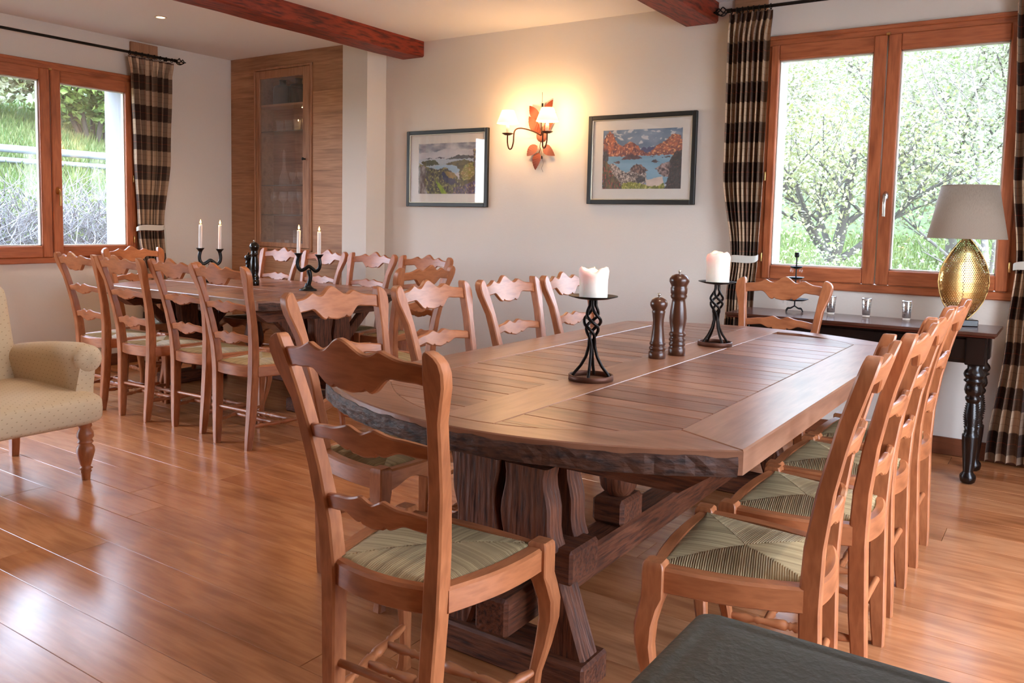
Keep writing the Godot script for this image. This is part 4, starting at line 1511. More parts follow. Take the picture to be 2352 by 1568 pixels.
# ---------------------------------------------------------------- sideboard, lamp and what stands on it
func build_sideboard() -> void:
	var o := Vector3(-0.96, 0, -4.757)
	var t := thing("sideboard", "dark brown console table with turned legs below the window", "sideboard", o)
	var hx := 0.677
	var hz := 0.212
	var st := S()
	box(st, Vector3(-hx, 0.752, -hz), Vector3(hx, 0.768, hz), 0.003)
	put("top", st, M.dark_top, t)
	st = S()
	box(st, Vector3(-hx + 0.008, 0.742, -hz + 0.004), Vector3(hx - 0.008, 0.7525, hz - 0.006), 0.004)
	put("top_moulding", st, M.dark_edge, t)
	st = S()
	box(st, Vector3(-hx + 0.06, 0.605, -hz + 0.045), Vector3(hx - 0.06, 0.742, hz - 0.055), 0.003)
	put("apron", st, M.dark_wood, t)
	for k in 3:
		st = S()
		var a := -hx + 0.125 + k * 0.372
		box(st, Vector3(a, 0.622, hz - 0.058), Vector3(a + 0.358, 0.730, hz - 0.044), 0.006)
		var d := put("drawer", st, M.dark_wood, t)
		st = S()
		lathe(st, [Vector2(0.006, 0), Vector2(0.006, 0.01), Vector2(0.012, 0.018), Vector2(0.010, 0.026), Vector2(0.0, 0.029)], 12, Transform3D(Basis(Vector3(1, 0, 0), Vector3(0, 0, 1), Vector3(0, -1, 0)), Vector3(a + 0.179, 0.676, hz - 0.045)))
		put("knob", st, M.dark_wood, d)
	var prof := [Vector2(0.036, 0.602), Vector2(0.034, 0.580), Vector2(0.045, 0.566), Vector2(0.050, 0.552), Vector2(0.047, 0.540), Vector2(0.038, 0.530), Vector2(0.047, 0.522), Vector2(0.047, 0.517), Vector2(0.034, 0.508), Vector2(0.039, 0.490), Vector2(0.042, 0.472), Vector2(0.037, 0.455), Vector2(0.028, 0.446), Vector2(0.036, 0.433), Vector2(0.034, 0.422), Vector2(0.028, 0.412)]
	for k in 11:
		var y := 0.402 - k * 0.0115
		var rr := 0.032 + 0.008 * sin(PI * minf(k / 7.0, 1.0) * 0.5) - maxf(k - 6, 0) * 0.0016
		prof.append(Vector2(rr - 0.007, y + 0.0045))
		prof.append(Vector2(rr, y))
	prof.append_array([Vector2(0.028, 0.270), Vector2(0.032, 0.262), Vector2(0.030, 0.254), Vector2(0.038, 0.246), Vector2(0.038, 0.238), Vector2(0.036, 0.20), Vector2(0.024, 0.062), Vector2(0.025, 0.056), Vector2(0.036, 0.042), Vector2(0.038, 0.028), Vector2(0.034, 0.010), Vector2(0.022, 0.0)])
	for sx in [-1.0, 1.0]:
		for sz in [-1.0, 1.0]:
			st = S()
			var c := Vector3(sx * (hx - 0.09), 0, sz * (hz - 0.075))
			box(st, c + Vector3(-0.045, 0.60, -0.045), c + Vector3(0.045, 0.742, 0.045), 0.005)
			lathe(st, prof, 22, Transform3D(Basis.IDENTITY, c))
			put("leg", st, M.dark_wood, t)
	build_lamp(Vector3(-0.468, 0.768, -4.83))
	# three silvered votive glasses
	var first: Node3D = null
	var lab := ["patterned silver votive glass on the sideboard, beside the tiered wire stand", "patterned silver votive glass in the middle of the sideboard", "patterned silver votive glass on the sideboard, next to the brass lamp"]
	var xs := [-1.135, -0.945, -0.738]
	for k in 3:
		var p := Vector3(xs[k], 0.768, -4.88)
		if first == null:
			first = thing("votive_glass", lab[0], "candle holder", p, 0.0, "votive glasses on the sideboard")
			st = S()
			cup_uv(st, [Vector2(0.019, 0.012), Vector2(0.021, 0.014), Vector2(0.027, 0.105), Vector2(0.0262, 0.106), Vector2(0.020, 0.016)], 28)
			put("cup", st, M.silvered, first)
			st = S()
			lathe(st, [Vector2(0.0, 0.0), Vector2(0.017, 0.0), Vector2(0.019, 0.003), Vector2(0.019, 0.012), Vector2(0.0, 0.0125)], 24)
			put("foot", st, M.ceramic, first)
		else:
			copy(first, "votive_glass", lab[k], p, k * 1.1)
	# tiered wire stand with glass drops
	var w := thing("tiered_stand", "black wire three-tier stand with hanging crystal drops on the sideboard", "stand", Vector3(-1.335, 0.768, -4.86))
	st = S()
	tube(st, [Vector3(0, 0.03, 0), Vector3(0, 0.32, 0)], 0.0042, 8)
	lathe(st, [Vector2(0.010, 0.318), Vector2(0.013, 0.322), Vector2(0.014, 0.345), Vector2(0.009, 0.345), Vector2(0.008, 0.326)], 12)
	put("stem", st, M.black_rod, w)
	for k in 4:
		var a := k * PI / 2 + 0.5
		st = S()
		var d := Vector3(cos(a), 0, sin(a))
		tube(st, curve_pts([Vector3(0, 0.036, 0), d * 0.03 + Vector3(0, 0.022, 0), d * 0.052 + Vector3(0, 0.020, 0), d * 0.066 + Vector3(0, 0.004, 0)], 4), 0.0034, 6)
		put("foot", st, M.black_rod, w)
	for p in [[0.074, 0.076], [0.200, 0.046], [0.262, 0.036]]:
		st = S()
		lathe(st, [Vector2(0.003, p[0] - 0.012), Vector2(p[1] * 0.7, p[0] - 0.007), Vector2(p[1], p[0] + 0.002), Vector2(p[1], p[0] + 0.004), Vector2(p[1] * 0.7, p[0] - 0.004), Vector2(0.003, p[0] - 0.009)], 26)
		var pl := put("plate", st, M.black_rod, w)
		for k in 4:
			var a := k * PI / 2 + 0.3
			var q := Vector3(cos(a) * p[1], p[0], sin(a) * p[1])
			st = S()
			lathe(st, [Vector2(0.0007, 0.0), Vector2(0.0007, -0.012), Vector2(0.004, -0.018), Vector2(0.005, -0.024), Vector2(0.002, -0.030), Vector2(0.0, -0.032)], 8, Transform3D(Basis.IDENTITY, q))
			put("crystal_drop", st, M.crystal, pl)

func cup_uv(st: SurfaceTool, prof: Array, seg: int) -> void:
	st.set_smooth_group(0)
	for i in prof.size() - 1:
		for k in seg:
			var q := []
			for c in [[i, k], [i + 1, k], [i + 1, k + 1], [i, k + 1]]:
				var a: float = TAU * c[1] / seg
				q.append([Vector3(prof[c[0]].x * cos(a), prof[c[0]].y, prof[c[0]].x * sin(a)), Vector2(float(c[1]) / seg * 2.0, prof[c[0]].y / 0.11)])
			for j in [0, 1, 2, 0, 2, 3]:
				st.set_uv(q[j][1])
				st.add_vertex(q[j][0])

func leaf_half(t: float) -> float:
	return key_at([[0.0, 0.024], [0.05, 0.048], [0.12, 0.073], [0.22, 0.099], [0.34, 0.117], [0.46, 0.124], [0.58, 0.118], [0.70, 0.100], [0.82, 0.072], [0.92, 0.042], [1.0, 0.014]], t)

func build_lamp(at: Vector3) -> void:
	var t := thing("table_lamp", "table lamp with perforated brass leaf-shaped body and grey linen shade", "lamp", at, 0.42)
	var st := S()
	box(st, Vector3(-0.07, 0, -0.045), Vector3(0.07, 0.035, 0.045), 0.004)
	put("base", st, M.dark_wood, t)
	var y0 := 0.032
	var hh := 0.425
	# two perforated shells
	var pitch := 0.0105
	for s in [-1.0, 1.0]:
		st = S()
		st.set_smooth_group(0)
		var row := 0
		var y := 0.004
		while y < hh - 0.004:
			var x := -0.13 + (pitch / 2 if row % 2 else 0.0)
			while x < 0.13:
				var w := leaf_half(y / hh)
				if absf(x) < w - 0.001:
					var outer := []
					var innr := []
					var hole := 0.0034 if absf(x) < w - 0.007 else 0.0004
					for k in 6:
						var a := PI / 6 + k * PI / 3
						outer.append(leaf_point(x + cos(a) * pitch / sqrt(3.0), y + sin(a) * pitch / sqrt(3.0), hh, y0, s))
						innr.append(leaf_point(x + cos(a) * hole, y + sin(a) * hole, hh, y0, s))
					for k in 6:
						var j := (k + 1) % 6
						if s > 0: quad(st, outer[k], innr[k], innr[j], outer[j])
						else: quad(st, outer[j], innr[j], innr[k], outer[k])
				x += pitch
			y += pitch * 0.866
			row += 1
		put("perforated_shell", st, M.brass, t)
	st = S()
	var rim := []
	for k in 49:
		var f := k / 48.0
		var tt := f * 2.0 if f <= 0.5 else 2.0 - f * 2.0
		rim.append(Vector3(leaf_half(tt) * (1.0 if f <= 0.5 else -1.0), y0 + tt * hh, 0))
	tube(st, rim, 0.0035, 8)
	put("rim", st, M.brass, t)
	st = S()
	tube(st, [Vector3(0, y0, 0), Vector3(0, 0.52, 0)], 0.005, 8)
	put("stem", st, M.iron_rust, t)
	st = S()
	var sh := []
	for p in [[0.185, 0.452], [0.186, 0.455], [0.133, 0.722], [0.131, 0.722], [0.182, 0.455], [0.183, 0.452]]:
		var ring := PackedVector3Array()
		for k in 48:
			var a := TAU * k / 48
			ring.append(Vector3(p[0] * cos(a), p[1], p[0] * sin(a)))
		sh.append(ring)
	loft(st, sh, true, false, 0)
	put("shade", st, M.linen, t)
	for p in [[0.1845, 0.453], [0.132, 0.722]]:
		st = S()
		var ring := []
		for k in 49:
			var a := TAU * k / 48
			ring.append(Vector3(p[0] * cos(a), p[1], p[0] * sin(a)))
		tube(st, ring, 0.0022, 6, false)
		put("shade_ring", st, M.linen, t)
	st = S()
	for k in 3:
		var a := TAU * k / 3
		tube(st, [Vector3(0, 0.70, 0), Vector3(cos(a) * 0.131, 0.715, sin(a) * 0.131)], 0.002, 6)
	tube(st, [Vector3(0, 0.50, 0), Vector3(0, 0.70, 0)], 0.003, 6)
	put("shade_carrier", st, M.iron, t)
	st = S()
	lathe(st, [Vector2(0.013, 0.50), Vector2(0.013, 0.55), Vector2(0.028, 0.60), Vector2(0.026, 0.63), Vector2(0.0, 0.648)], 14)
	put("bulb", st, M.ceramic, t)

func leaf_point(x: float, y: float, hh: float, y0: float, s: float) -> Vector3:
	var yy := clampf(y, 0.0, hh)
	var w := leaf_half(yy / hh)
	var xx := clampf(x, -w, w)
	return Vector3(xx, y0 + yy, s * 0.052 * (w / 0.124) * sqrt(maxf(1.0 - (xx / w) * (xx / w), 0.0)))

# ---------------------------------------------------------------- curtains
# keys: list of [y, u0, u1, fold depth]; T: u along the wall, y up, z into the room
func curtain(label: String, T: Transform3D, keys: Array, folds: float, cloth_w: float, d0: float, tie_y: float, tail: float) -> void:
	var t := thing("tartan_curtain", label, "curtain", T * Vector3((keys[0][1] + keys[0][2]) / 2, 0.0, d0), 0.0, "brown tartan curtains")
	var off := -t.position
	var st := S()
	st.set_smooth_group(0)
	var nu := 130
	var nv := 64
	var top: float = keys[0][0]
	var bot: float = keys[keys.size() - 1][0]
	var rows := []
	for j in nv + 1:
		var f := j / float(nv)
		var y := lerpf(top, bot, f)
		var k := [0.0, 0.0, 0.0]
		for i in keys.size() - 1:
			if y <= keys[i][0] and y >= keys[i + 1][0]:
				var w: float = (keys[i][0] - y) / maxf(keys[i][0] - keys[i + 1][0], 0.0001)
				w = w * w * (3.0 - 2.0 * w)
				for q in 3: k[q] = lerpf(keys[i][q + 1], keys[i + 1][q + 1], w)
				break
		var row := []
		for i in nu + 1:
			var u := i / float(nu)
			var head := clampf((top - y) / 0.14, 0, 1)
			var ph := u * folds * TAU
			var wave := sin(ph + 0.5 * sin(u * 9.0)) * (0.45 + 0.55 * head) + 0.25 * sin(ph * 3.0) * (1.0 - head) + 0.18 * sin(ph * 2.0 + y * 1.3)
			var pleat := (1.0 - absf(head * 2.0 - 1.0)) * 0.006 * sin(ph * 3.0)
			row.append([off + T * Vector3(lerpf(k[0], k[1], u) + 0.010 * cos(ph) * head + pleat, y, d0 + wave * k[2]), Vector2(u * cloth_w / 0.245, -y / 0.245)])
		rows.append(row)
	for j in nv:
		for i in nu:
			var q := [rows[j][i], rows[j + 1][i], rows[j + 1][i + 1], rows[j][i + 1]]
			for c in [0, 2, 1, 0, 3, 2]:
				st.set_uv(q[c][1])
				st.add_vertex(q[c][0])
	put("cloth", st, M.curtain, t)
	# tieback ribbon
	st = S()
	var k2 := []
	for i in keys.size() - 1:
		if tie_y <= keys[i][0] and tie_y >= keys[i + 1][0]: k2 = keys[i]
		if is_equal_approx(keys[i][0], tie_y): k2 = keys[i]
	var rings := []
	var cu: float = (k2[1] + k2[2]) / 2
	var hu: float = absf(k2[2] - k2[1]) / 2 + 0.010
	for i in 33:
		var a := TAU * i / 32
		var c := off + T * Vector3(cu + hu * spow(cos(a), 0.8), tie_y + 0.012 * cos(a) - 0.008 * sin(a * 2.0), d0 + (k2[3] + 0.014) * spow(sin(a), 0.8))
		var wd := 0.017 + 0.006 * sin(a * 1.0)
		rings.append(PackedVector3Array([c + Vector3(0, wd, 0), c - Vector3(0, wd, 0)]))
	loft(st, rings, false, false, 0)
	if tail != 0.0:
		var tl := []
		for i in 7:
			var f := i / 6.0
			var c := off + T * Vector3(cu + tail * (hu + 0.006 + 0.02 * f), tie_y - 0.24 * f, d0 + k2[3] * 0.4 - 0.01 * f)
			tl.append(PackedVector3Array([c + T.basis.x * 0.008, c - T.basis.x * 0.008]))
		loft(st, tl, false, false, 0)
	put("tieback", st, M.tie, t)

func rod(label: String, T: Transform3D, u0: float, u1: float, y: float, d: float, rings: Array, ends: Array) -> void:
	var t := thing("curtain_rod", label, "curtain rod", T * Vector3((u0 + u1) / 2, y, d))
	var off := -t.position
	var st := S()
	tube(st, [off + T * Vector3(u0, y, d), off + T * Vector3(u1, y, d)], 0.0105, 10)
	put("rod", st, M.black_rod, t)
	for e in ends:
		st = S()
		var u: float = u0 if e < 0 else u1
		for b in 4:
			var pts := []
			for k in 13:
				var f := k / 12.0
				var a := b * PI / 2 + f * PI * 1.1
				var r := 0.004 + 0.023 * sin(f * PI)
				pts.append(off + T * Vector3(u + e * f * 0.085, y + r * sin(a), d + r * cos(a)))
			tube(st, pts, 0.0042, 6)
		tube(st, [off + T * Vector3(u + e * 0.08, y, d), off + T * Vector3(u + e * 0.10, y, d)], [0.007, 0.004], 8)
		tube(st, [off + T * Vector3(u - e * 0.012, y, d), off + T * Vector3(u + e * 0.008, y, d)], 0.014, 10)
		put("cage_finial", st, M.black_rod, t)
	for u in rings:
		st = S()
		var pts := []
		for k in 17:
			var a := TAU * k / 16
			pts.append(off + T * Vector3(u, y - 0.004 + 0.0165 * sin(a), d + 0.0165 * cos(a)))
		tube(st, pts, 0.003, 6, false)
		put("ring", st, M.black_rod, t)
	for u in [u0 + 0.05, u1 - 0.05]:
		st = S()
		tube(st, [off + T * Vector3(u, y, d), off + T * Vector3(u, y, 0.0)], 0.007, 8)
		put("bracket", st, M.black_rod, t)

func build_curtains() -> void:
	var TL := Transform3D(Basis(Vector3(0, 0, -1), Vector3.UP, Vector3(1, 0, 0)), Vector3(WX, 0, 0))
	var TR := Transform3D(Basis.IDENTITY, Vector3(0, 0, WZ))
	curtain("brown tartan curtain tied with a white ribbon next to the oak cabinet", TL, [[2.525, 3.885, 4.295, 0.028], [2.38, 3.900, 4.265, 0.030], [1.75, 3.920, 4.240, 0.034], [1.135, 3.950, 4.170, 0.026], [0.70, 4.0, 4.195, 0.034], [0.02, 3.97, 4.23, 0.040]], 7.0, 1.25, 0.085, 1.135, 1.0)
	curtain("brown tartan curtain behind the armchair, on the outer window side", TL, [[2.525, 2.24, 2.60, 0.028], [1.75, 2.26, 2.61, 0.034], [1.135, 2.34, 2.58, 0.026], [0.02, 2.27, 2.58, 0.040]], 7.0, 1.25, 0.085, 1.135, -1.0)
	curtain("brown tartan curtain tied back beside the larger picture", TR, [[2.565, -1.880, -1.605, 0.024], [2.40, -1.878, -1.622, 0.030], [1.60, -1.872, -1.628, 0.034], [1.055, -1.800, -1.640, 0.028], [0.80, -1.82, -1.655, 0.030], [0.02, -1.86, -1.665, 0.036]], 8.0, 1.30, 0.085, 1.055, 0.0)
	curtain("brown tartan curtain hanging beyond the lamp at the sideboard end", TR, [[2.565, -0.335, 0.04, 0.024], [1.60, -0.30, 0.06, 0.030], [1.085, -0.255, 0.0, 0.028], [0.72, -0.280, 0.02, 0.030], [0.02, -0.345, 0.10, 0.036]], 9.0, 1.6, 0.080, 1.085, 0.0)
	var ra := []
	for k in 8: ra.append(3.90 + k * 0.054)
	rod("black iron curtain rod with cage finial above the armchair window", TL, 2.18, 4.31, 2.552, 0.085, ra, [-1.0, 1.0])
	ra = []
	for k in 8: ra.append(-1.865 + k * 0.035)
	for k in 8: ra.append(-0.32 + k * 0.045)
	rod("black iron curtain rod with cage finial above the sideboard window", TR, -1.885, 0.16, 2.588, 0.085, ra, [-1.0, 1.0])

# ---------------------------------------------------------------- framed prints
func paint(w: int, h: int, layers: Array, sd: int) -> ImageTexture:
	# layers from back to front: [polygon or null, colour a, colour b, noise scale x, noise scale y]
	var im := Image.create(w, h, false, Image.FORMAT_RGB8)
	var n := FastNoiseLite.new()
	n.seed = sd
	n.frequency = 1.0
	n.fractal_octaves = 3
	var edge := FastNoiseLite.new()
	edge.seed = sd + 1
	edge.frequency = 0.09
	var polys := []
	for l in layers:
		polys.append(PackedVector2Array(l[0]) if l[0] != null else null)
	for y in h:
		for x in w:
			var p := Vector2(float(x) / w, float(y) / h)
			p += Vector2(edge.get_noise_2d(x, y), edge.get_noise_2d(x + 300, y)) * 0.022
			for i in range(layers.size() - 1, -1, -1):
				var l: Array = layers[i]
				if polys[i] == null or Geometry2D.is_point_in_polygon(p, polys[i]):
					var v := clampf(0.5 + 0.95 * n.get_noise_3d(x * l[3], y * l[4], i * 7.0), 0, 1)
					var c: Color = (l[1] as Color).lerp(l[2], v)
					if l.size() > 5: c = c.lerp(l[5], clampf((n.get_noise_2d(x * l[3] * 1.7 + 50, y * l[4] * 1.7) - 0.18) * 5.0, 0, 1))
					im.set_pixel(x, y, c)
					break
	return ImageTexture.create_from_image(im)

func poly(a: Array) -> Array:
	var out := []
	for i in range(0, a.size(), 2): out.append(Vector2(a[i], a[i + 1]))
	return out

func picture(label: String, x0: float, x1: float, y0: float, y1: float, px0: float, px1: float, py0: float, py1: float, tex: Texture2D) -> void:
	var c := Vector3((x0 + x1) / 2, y0, WZ)
	var t := thing("framed_print", label, "picture", c, 0.0, "framed landscape prints on the wall")
	var a := x0 - c.x
	var b := x1 - c.x
	var h := y1 - y0
	var fw := 0.030
	var st := S()
	for q in [[a, a + fw, 0.0, h], [b - fw, b, 0.0, h]]:
		box(st, Vector3(q[0], q[2], 0.002), Vector3(q[1], q[3], 0.028), 0.003)
	for q in [[a + fw, b - fw, 0.0, fw], [a + fw, b - fw, h - fw, h]]:
		box(st, Vector3(q[0], q[2], 0.002), Vector3(q[1], q[3], 0.028), 0.003)
	put("frame", st, M.frame_black, t)
	st = S()
	var g := fw - 0.0005
	for q in [[a + g, a + g + 0.007, g, h - g], [b - g - 0.007, b - g, g, h - g], [a + g, b - g, g, g + 0.007], [a + g, b - g, h - g - 0.007, h - g]]:
		box(st, Vector3(q[0], q[2], 0.006), Vector3(q[1], q[3], 0.024), 0.002)
	put("inner_lip", st, M.frame_lip, t)
	var pa := px0 - c.x
	var pb := px1 - c.x
	var qa := py0 - y0
	var qb := py1 - y0
	st = S()
	for q in [[a + fw, pa, fw, h - fw], [pb, b - fw, fw, h - fw], [pa, pb, fw, qa], [pa, pb, qb, h - fw]]:
		box(st, Vector3(q[0], q[2], 0.006), Vector3(q[1], q[3], 0.012), 0.0)
	put("mount", st, M.mount, t)
	st = S()
	st.set_smooth_group(FLAT)
	for q in [[pa, qb, 0, 0], [pb, qb, 1, 0], [pb, qa, 1, 1], [pa, qb, 0, 0], [pb, qa, 1, 1], [pa, qa, 0, 1]]:
		st.set_uv(Vector2(q[2], q[3]))
		st.add_vertex(Vector3(q[0], q[1], 0.0085))
	var m := mat(Color(1, 1, 1), 0.8)
	m.albedo_texture = tex
	m.texture_repeat = false
	put("print", st, m, t)
	st = S()
	box(st, Vector3(a + fw, fw, 0.0165), Vector3(b - fw, h - fw, 0.0185))
	put("pane", st, M.picture_glass, t)

func build_pictures() -> void:
	var grey := Color(0.42, 0.45, 0.50)
	var mist := Color(0.78, 0.76, 0.76)
	var tex := paint(210, 150, [
		[null, Color(0.80, 0.78, 0.78), Color(0.70, 0.69, 0.71), 0.012, 0.03],
		[poly([0, 0, 1, 0, 1, 0.12, 0.7, 0.16, 0.5, 0.10, 0.3, 0.16, 0, 0.18]), grey, mist, 0.02, 0.04],
		[poly([0, 0.31, 1, 0.31, 1, 0.56, 0, 0.56]), Color(0.62, 0.66, 0.70), Color(0.72, 0.74, 0.76), 0.006, 0.05],
		[poly([0.12, 0.30, 0.18, 0.28, 0.25, 0.30]), Color(0.22, 0.24, 0.28), Color(0.30, 0.30, 0.32), 0.05, 0.05],
		[poly([0.29, 0.30, 0.36, 0.265, 0.46, 0.295]), Color(0.24, 0.25, 0.30), Color(0.35, 0.33, 0.36), 0.05, 0.05],
		[poly([0.46, 0.315, 0.60, 0.27, 0.68, 0.235, 0.80, 0.245, 0.93, 0.26, 0.98, 0.31]), Color(0.13, 0.17, 0.19), Color(0.22, 0.26, 0.26), 0.05, 0.05],
		[poly([0.05, 0.36, 0.15, 0.33, 0.30, 0.33, 0.36, 0.42, 0.10, 0.44]), Color(0.16, 0.20, 0.10), Color(0.30, 0.32, 0.14), 0.06, 0.06],
		[poly([0.46, 0.42, 0.60, 0.36, 0.78, 0.33, 1, 0.40, 1, 0.9, 0.72, 0.85, 0.70, 0.60, 0.62, 0.44]), Color(0.20, 0.22, 0.10), Color(0.42, 0.36, 0.16), 0.05, 0.07],
		[poly([0.28, 0.44, 0.55, 0.42, 0.66, 0.46, 0.70, 0.54, 0.66, 0.60, 0.60, 0.58, 0.50, 0.50, 0.30, 0.50]), Color(0.55, 0.66, 0.74), Color(0.66, 0.74, 0.80), 0.01, 0.03],
		[poly([0, 0.38, 0.08, 0.42, 0.20, 0.48, 0.34, 0.52, 0.46, 0.47, 0.62, 0.60, 0.72, 0.74, 0.70, 1, 0, 1]), Color(0.16, 0.15, 0.20), Color(0.45, 0.44, 0.18), 0.06, 0.05, Color(0.62, 0.58, 0.34)],
		[poly([0.72, 0.60, 0.80, 0.42, 0.92, 0.38, 0.95, 0.60, 0.88, 0.72, 0.76, 0.74]), Color(0.60, 0.48, 0.26), Color(0.48, 0.52, 0.16), 0.05, 0.08, Color(0.74, 0.64, 0.44)],
		[poly([0.40, 0.57, 0.46, 0.55, 0.50, 0.66, 0.60, 0.68, 0.66, 0.78, 0.58, 0.82, 0.46, 0.76, 0.42, 0.66]), Color(0.10, 0.13, 0.26), Color(0.13, 0.17, 0.30), 0.03, 0.03],
		[poly([0.45, 0.55, 0.58, 0.57, 0.66, 0.66, 0.60, 0.70, 0.52, 0.68, 0.46, 0.60]), Color(0.62, 0.50, 0.28), Color(0.48, 0.42, 0.20), 0.06, 0.06],
		[poly([0.30, 0.72, 0.36, 0.78, 0.48, 0.96, 0.50, 1, 0.42, 1, 0.34, 0.88]), Color(0.48, 0.58, 0.08), Color(0.60, 0.66, 0.16), 0.06, 0.04],
		[poly([0.92, 0.14, 1, 0.10, 1, 0.60, 0.95, 0.50, 0.93, 0.30]), Color(0.16, 0.14, 0.16), Color(0.72, 0.66, 0.64), 0.09, 0.07, Color(0.58, 0.52, 0.18)],
		[poly([0, 0.46, 0.10, 0.44, 0.14, 0.55, 0.10, 0.76, 0.16, 1, 0, 1]), Color(0.24, 0.22, 0.22), Color(0.62, 0.60, 0.58), 0.07, 0.04],
		[poly([0.60, 0.88, 0.75, 0.84, 0.90, 0.76, 1, 0.72, 1, 1, 0.60, 1]), Color(0.14, 0.12, 0.16), Color(0.40, 0.34, 0.50), 0.08, 0.05, Color(0.62, 0.50, 0.36)],
	], 17)
	picture("smaller framed print of a green coast with grey sky", -4.578, -3.761, 1.360, 1.963, -4.463, -3.866, 1.462, 1.860, tex)
	var rock := Color(0.78, 0.42, 0.26)
	var rock2 := Color(0.34, 0.18, 0.22)
	tex = paint(240, 164, [
		[null, Color(0.36, 0.47, 0.57), Color(0.52, 0.60, 0.68), 0.016, 0.03, Color(0.80, 0.80, 0.80)],
		[poly([0.48, 0.35, 0.53, 0.285, 0.56, 0.33, 0.60, 0.30, 0.66, 0.29, 0.74, 0.40, 0.48, 0.40]), Color(0.22, 0.25, 0.42), Color(0.32, 0.34, 0.50), 0.05, 0.05],
		[poly([0, 0.16, 0.04, 0.05, 0.08, 0.02, 0.13, 0.06, 0.16, 0.16, 0.20, 0.24, 0.26, 0.27, 0.34, 0.20, 0.38, 0.21, 0.44, 0.26, 0.49, 0.34, 0.56, 0.40, 0.60, 0.45, 0, 0.45]), rock, rock2, 0.06, 0.05, Color(0.90, 0.62, 0.44)],
		[poly([0.56, 0.42, 0.64, 0.34, 0.70, 0.26, 0.80, 0.20, 0.86, 0.11, 0.90, 0.09, 0.97, 0.12, 1, 0.20, 1, 0.46, 0.56, 0.45]), rock, Color(0.42, 0.22, 0.20), 0.05, 0.08, Color(0.92, 0.66, 0.42)],
		[poly([0, 0.445, 1, 0.435, 1, 0.9, 0, 0.9]), Color(0.44, 0.62, 0.72), Color(0.54, 0.70, 0.78), 0.006, 0.04],
		[poly([0.24, 0.50, 0.30, 0.44, 0.38, 0.41, 0.46, 0.44, 0.51, 0.495]), Color(0.18, 0.14, 0.18), Color(0.42, 0.24, 0.26), 0.08, 0.06],
		[poly([0, 0.36, 0.04, 0.35, 0.08, 0.42, 0.07, 0.52, 0, 0.55]), Color(0.08, 0.09, 0.11), Color(0.24, 0.27, 0.30), 0.08, 0.08],
		[poly([0.60, 0.46, 0.64, 0.45, 0.69, 0.465]), Color(0.2, 0.22, 0.25), Color(0.3, 0.3, 0.3), 0.05, 0.05],
		[poly([0.75, 0.48, 0.82, 0.455, 0.87, 0.475]), Color(0.18, 0.17, 0.22), Color(0.3, 0.26, 0.28), 0.05, 0.05],
		[poly([0.61, 0.55, 0.66, 0.505, 0.72, 0.555]), Color(0.18, 0.15, 0.17), Color(0.4, 0.3, 0.28), 0.08, 0.08],
		[poly([0.09, 0.56, 0.15, 0.58, 0.30, 0.72, 0.42, 0.66, 0.56, 0.72, 0.58, 0.86, 0.50, 1, 0.10, 1]), Color(0.80, 0.72, 0.66), Color(0.20, 0.17, 0.18), 0.10, 0.10, Color(0.86, 0.80, 0.76)],
		[poly([0.36, 0.66, 0.44, 0.57, 0.52, 0.60, 0.58, 0.70, 0.50, 0.74, 0.40, 0.72]), Color(0.14, 0.11, 0.14), Color(0.62, 0.48, 0.42), 0.12, 0.10],
		[poly([0.13, 0.54, 0.22, 0.52, 0.21, 0.57]), Color(0.24, 0.18, 0.2), Color(0.55, 0.42, 0.4), 0.1, 0.1],
		[poly([0.68, 0.66, 0.76, 0.58, 0.90, 0.54, 1, 0.60, 1, 0.84, 0.76, 0.78]), Color(0.18, 0.14, 0.15), Color(0.74, 0.62, 0.58), 0.11, 0.10],
		[poly([0.55, 0.84, 0.64, 0.83, 0.76, 0.79, 0.78, 0.88, 0.70, 0.97, 0.58, 0.96]), Color(0.78, 0.69, 0.63), Color(0.86, 0.78, 0.72), 0.03, 0.05],
		[poly([0.44, 0.84, 0.48, 0.78, 0.54, 0.80, 0.55, 0.88, 0.46, 0.90]), Color(0.07, 0.08, 0.10), Color(0.26, 0.28, 0.30), 0.08, 0.08],
		[poly([0.86, 0.52, 0.90, 0.40, 1, 0.36, 1, 1, 0.80, 1, 0.84, 0.80]), Color(0.07, 0.08, 0.09), Color(0.22, 0.22, 0.22), 0.08, 0.07, Color(0.36, 0.24, 0.22)],
		[poly([0, 0.50, 0.08, 0.56, 0.12, 0.72, 0.24, 0.90, 0.26, 1, 0, 1]), Color(0.18, 0.16, 0.10), Color(0.46, 0.40, 0.22), 0.09, 0.04, Color(0.66, 0.22, 0.20)],
		[poly([0.26, 0.90, 0.36, 0.88, 0.48, 0.90, 0.60, 0.95, 0.72, 0.95, 0.78, 0.88, 0.80, 1, 0.26, 1]), Color(0.62, 0.62, 0.16), Color(0.36, 0.40, 0.10), 0.10, 0.04, Color(0.80, 0.76, 0.46)],
	], 29)
	picture("larger framed print of a bay with orange mountains", -2.890, -2.088, 1.391, 2.000, -2.777, -2.189, 1.496, 1.897, tex)

# ---------------------------------------------------------------- wall sconce
func metal_leaf(st: SurfaceTool, T: Transform3D, L: float, W: float, veins: bool) -> void:
	# leaf along +y of T, lying in its xy plane and cupped towards +z
	st.set_smooth_group(0)
	var n := 18
	var rows := []
	for i in n + 1:
		var t := i / float(n)
		var w := W * pow(sin(PI * pow(t, 0.72)), 0.85)
		var row := []
		for j in 9:
			var s := -1.0 + j / 4.0
			var z := 0.012 * sin(PI * t) + 0.10 * w * (s * s) * 0.6
			if veins: z += 0.0016 * sin((t * 14.0 - absf(s) * 2.2) * TAU * 0.5)
			row.append(T * Vector3(w * s, t * L, z))
		rows.append(row)
	for i in n:
		for j in 8:
			quad(st, rows[i][j], rows[i + 1][j], rows[i + 1][j + 1], rows[i][j + 1])

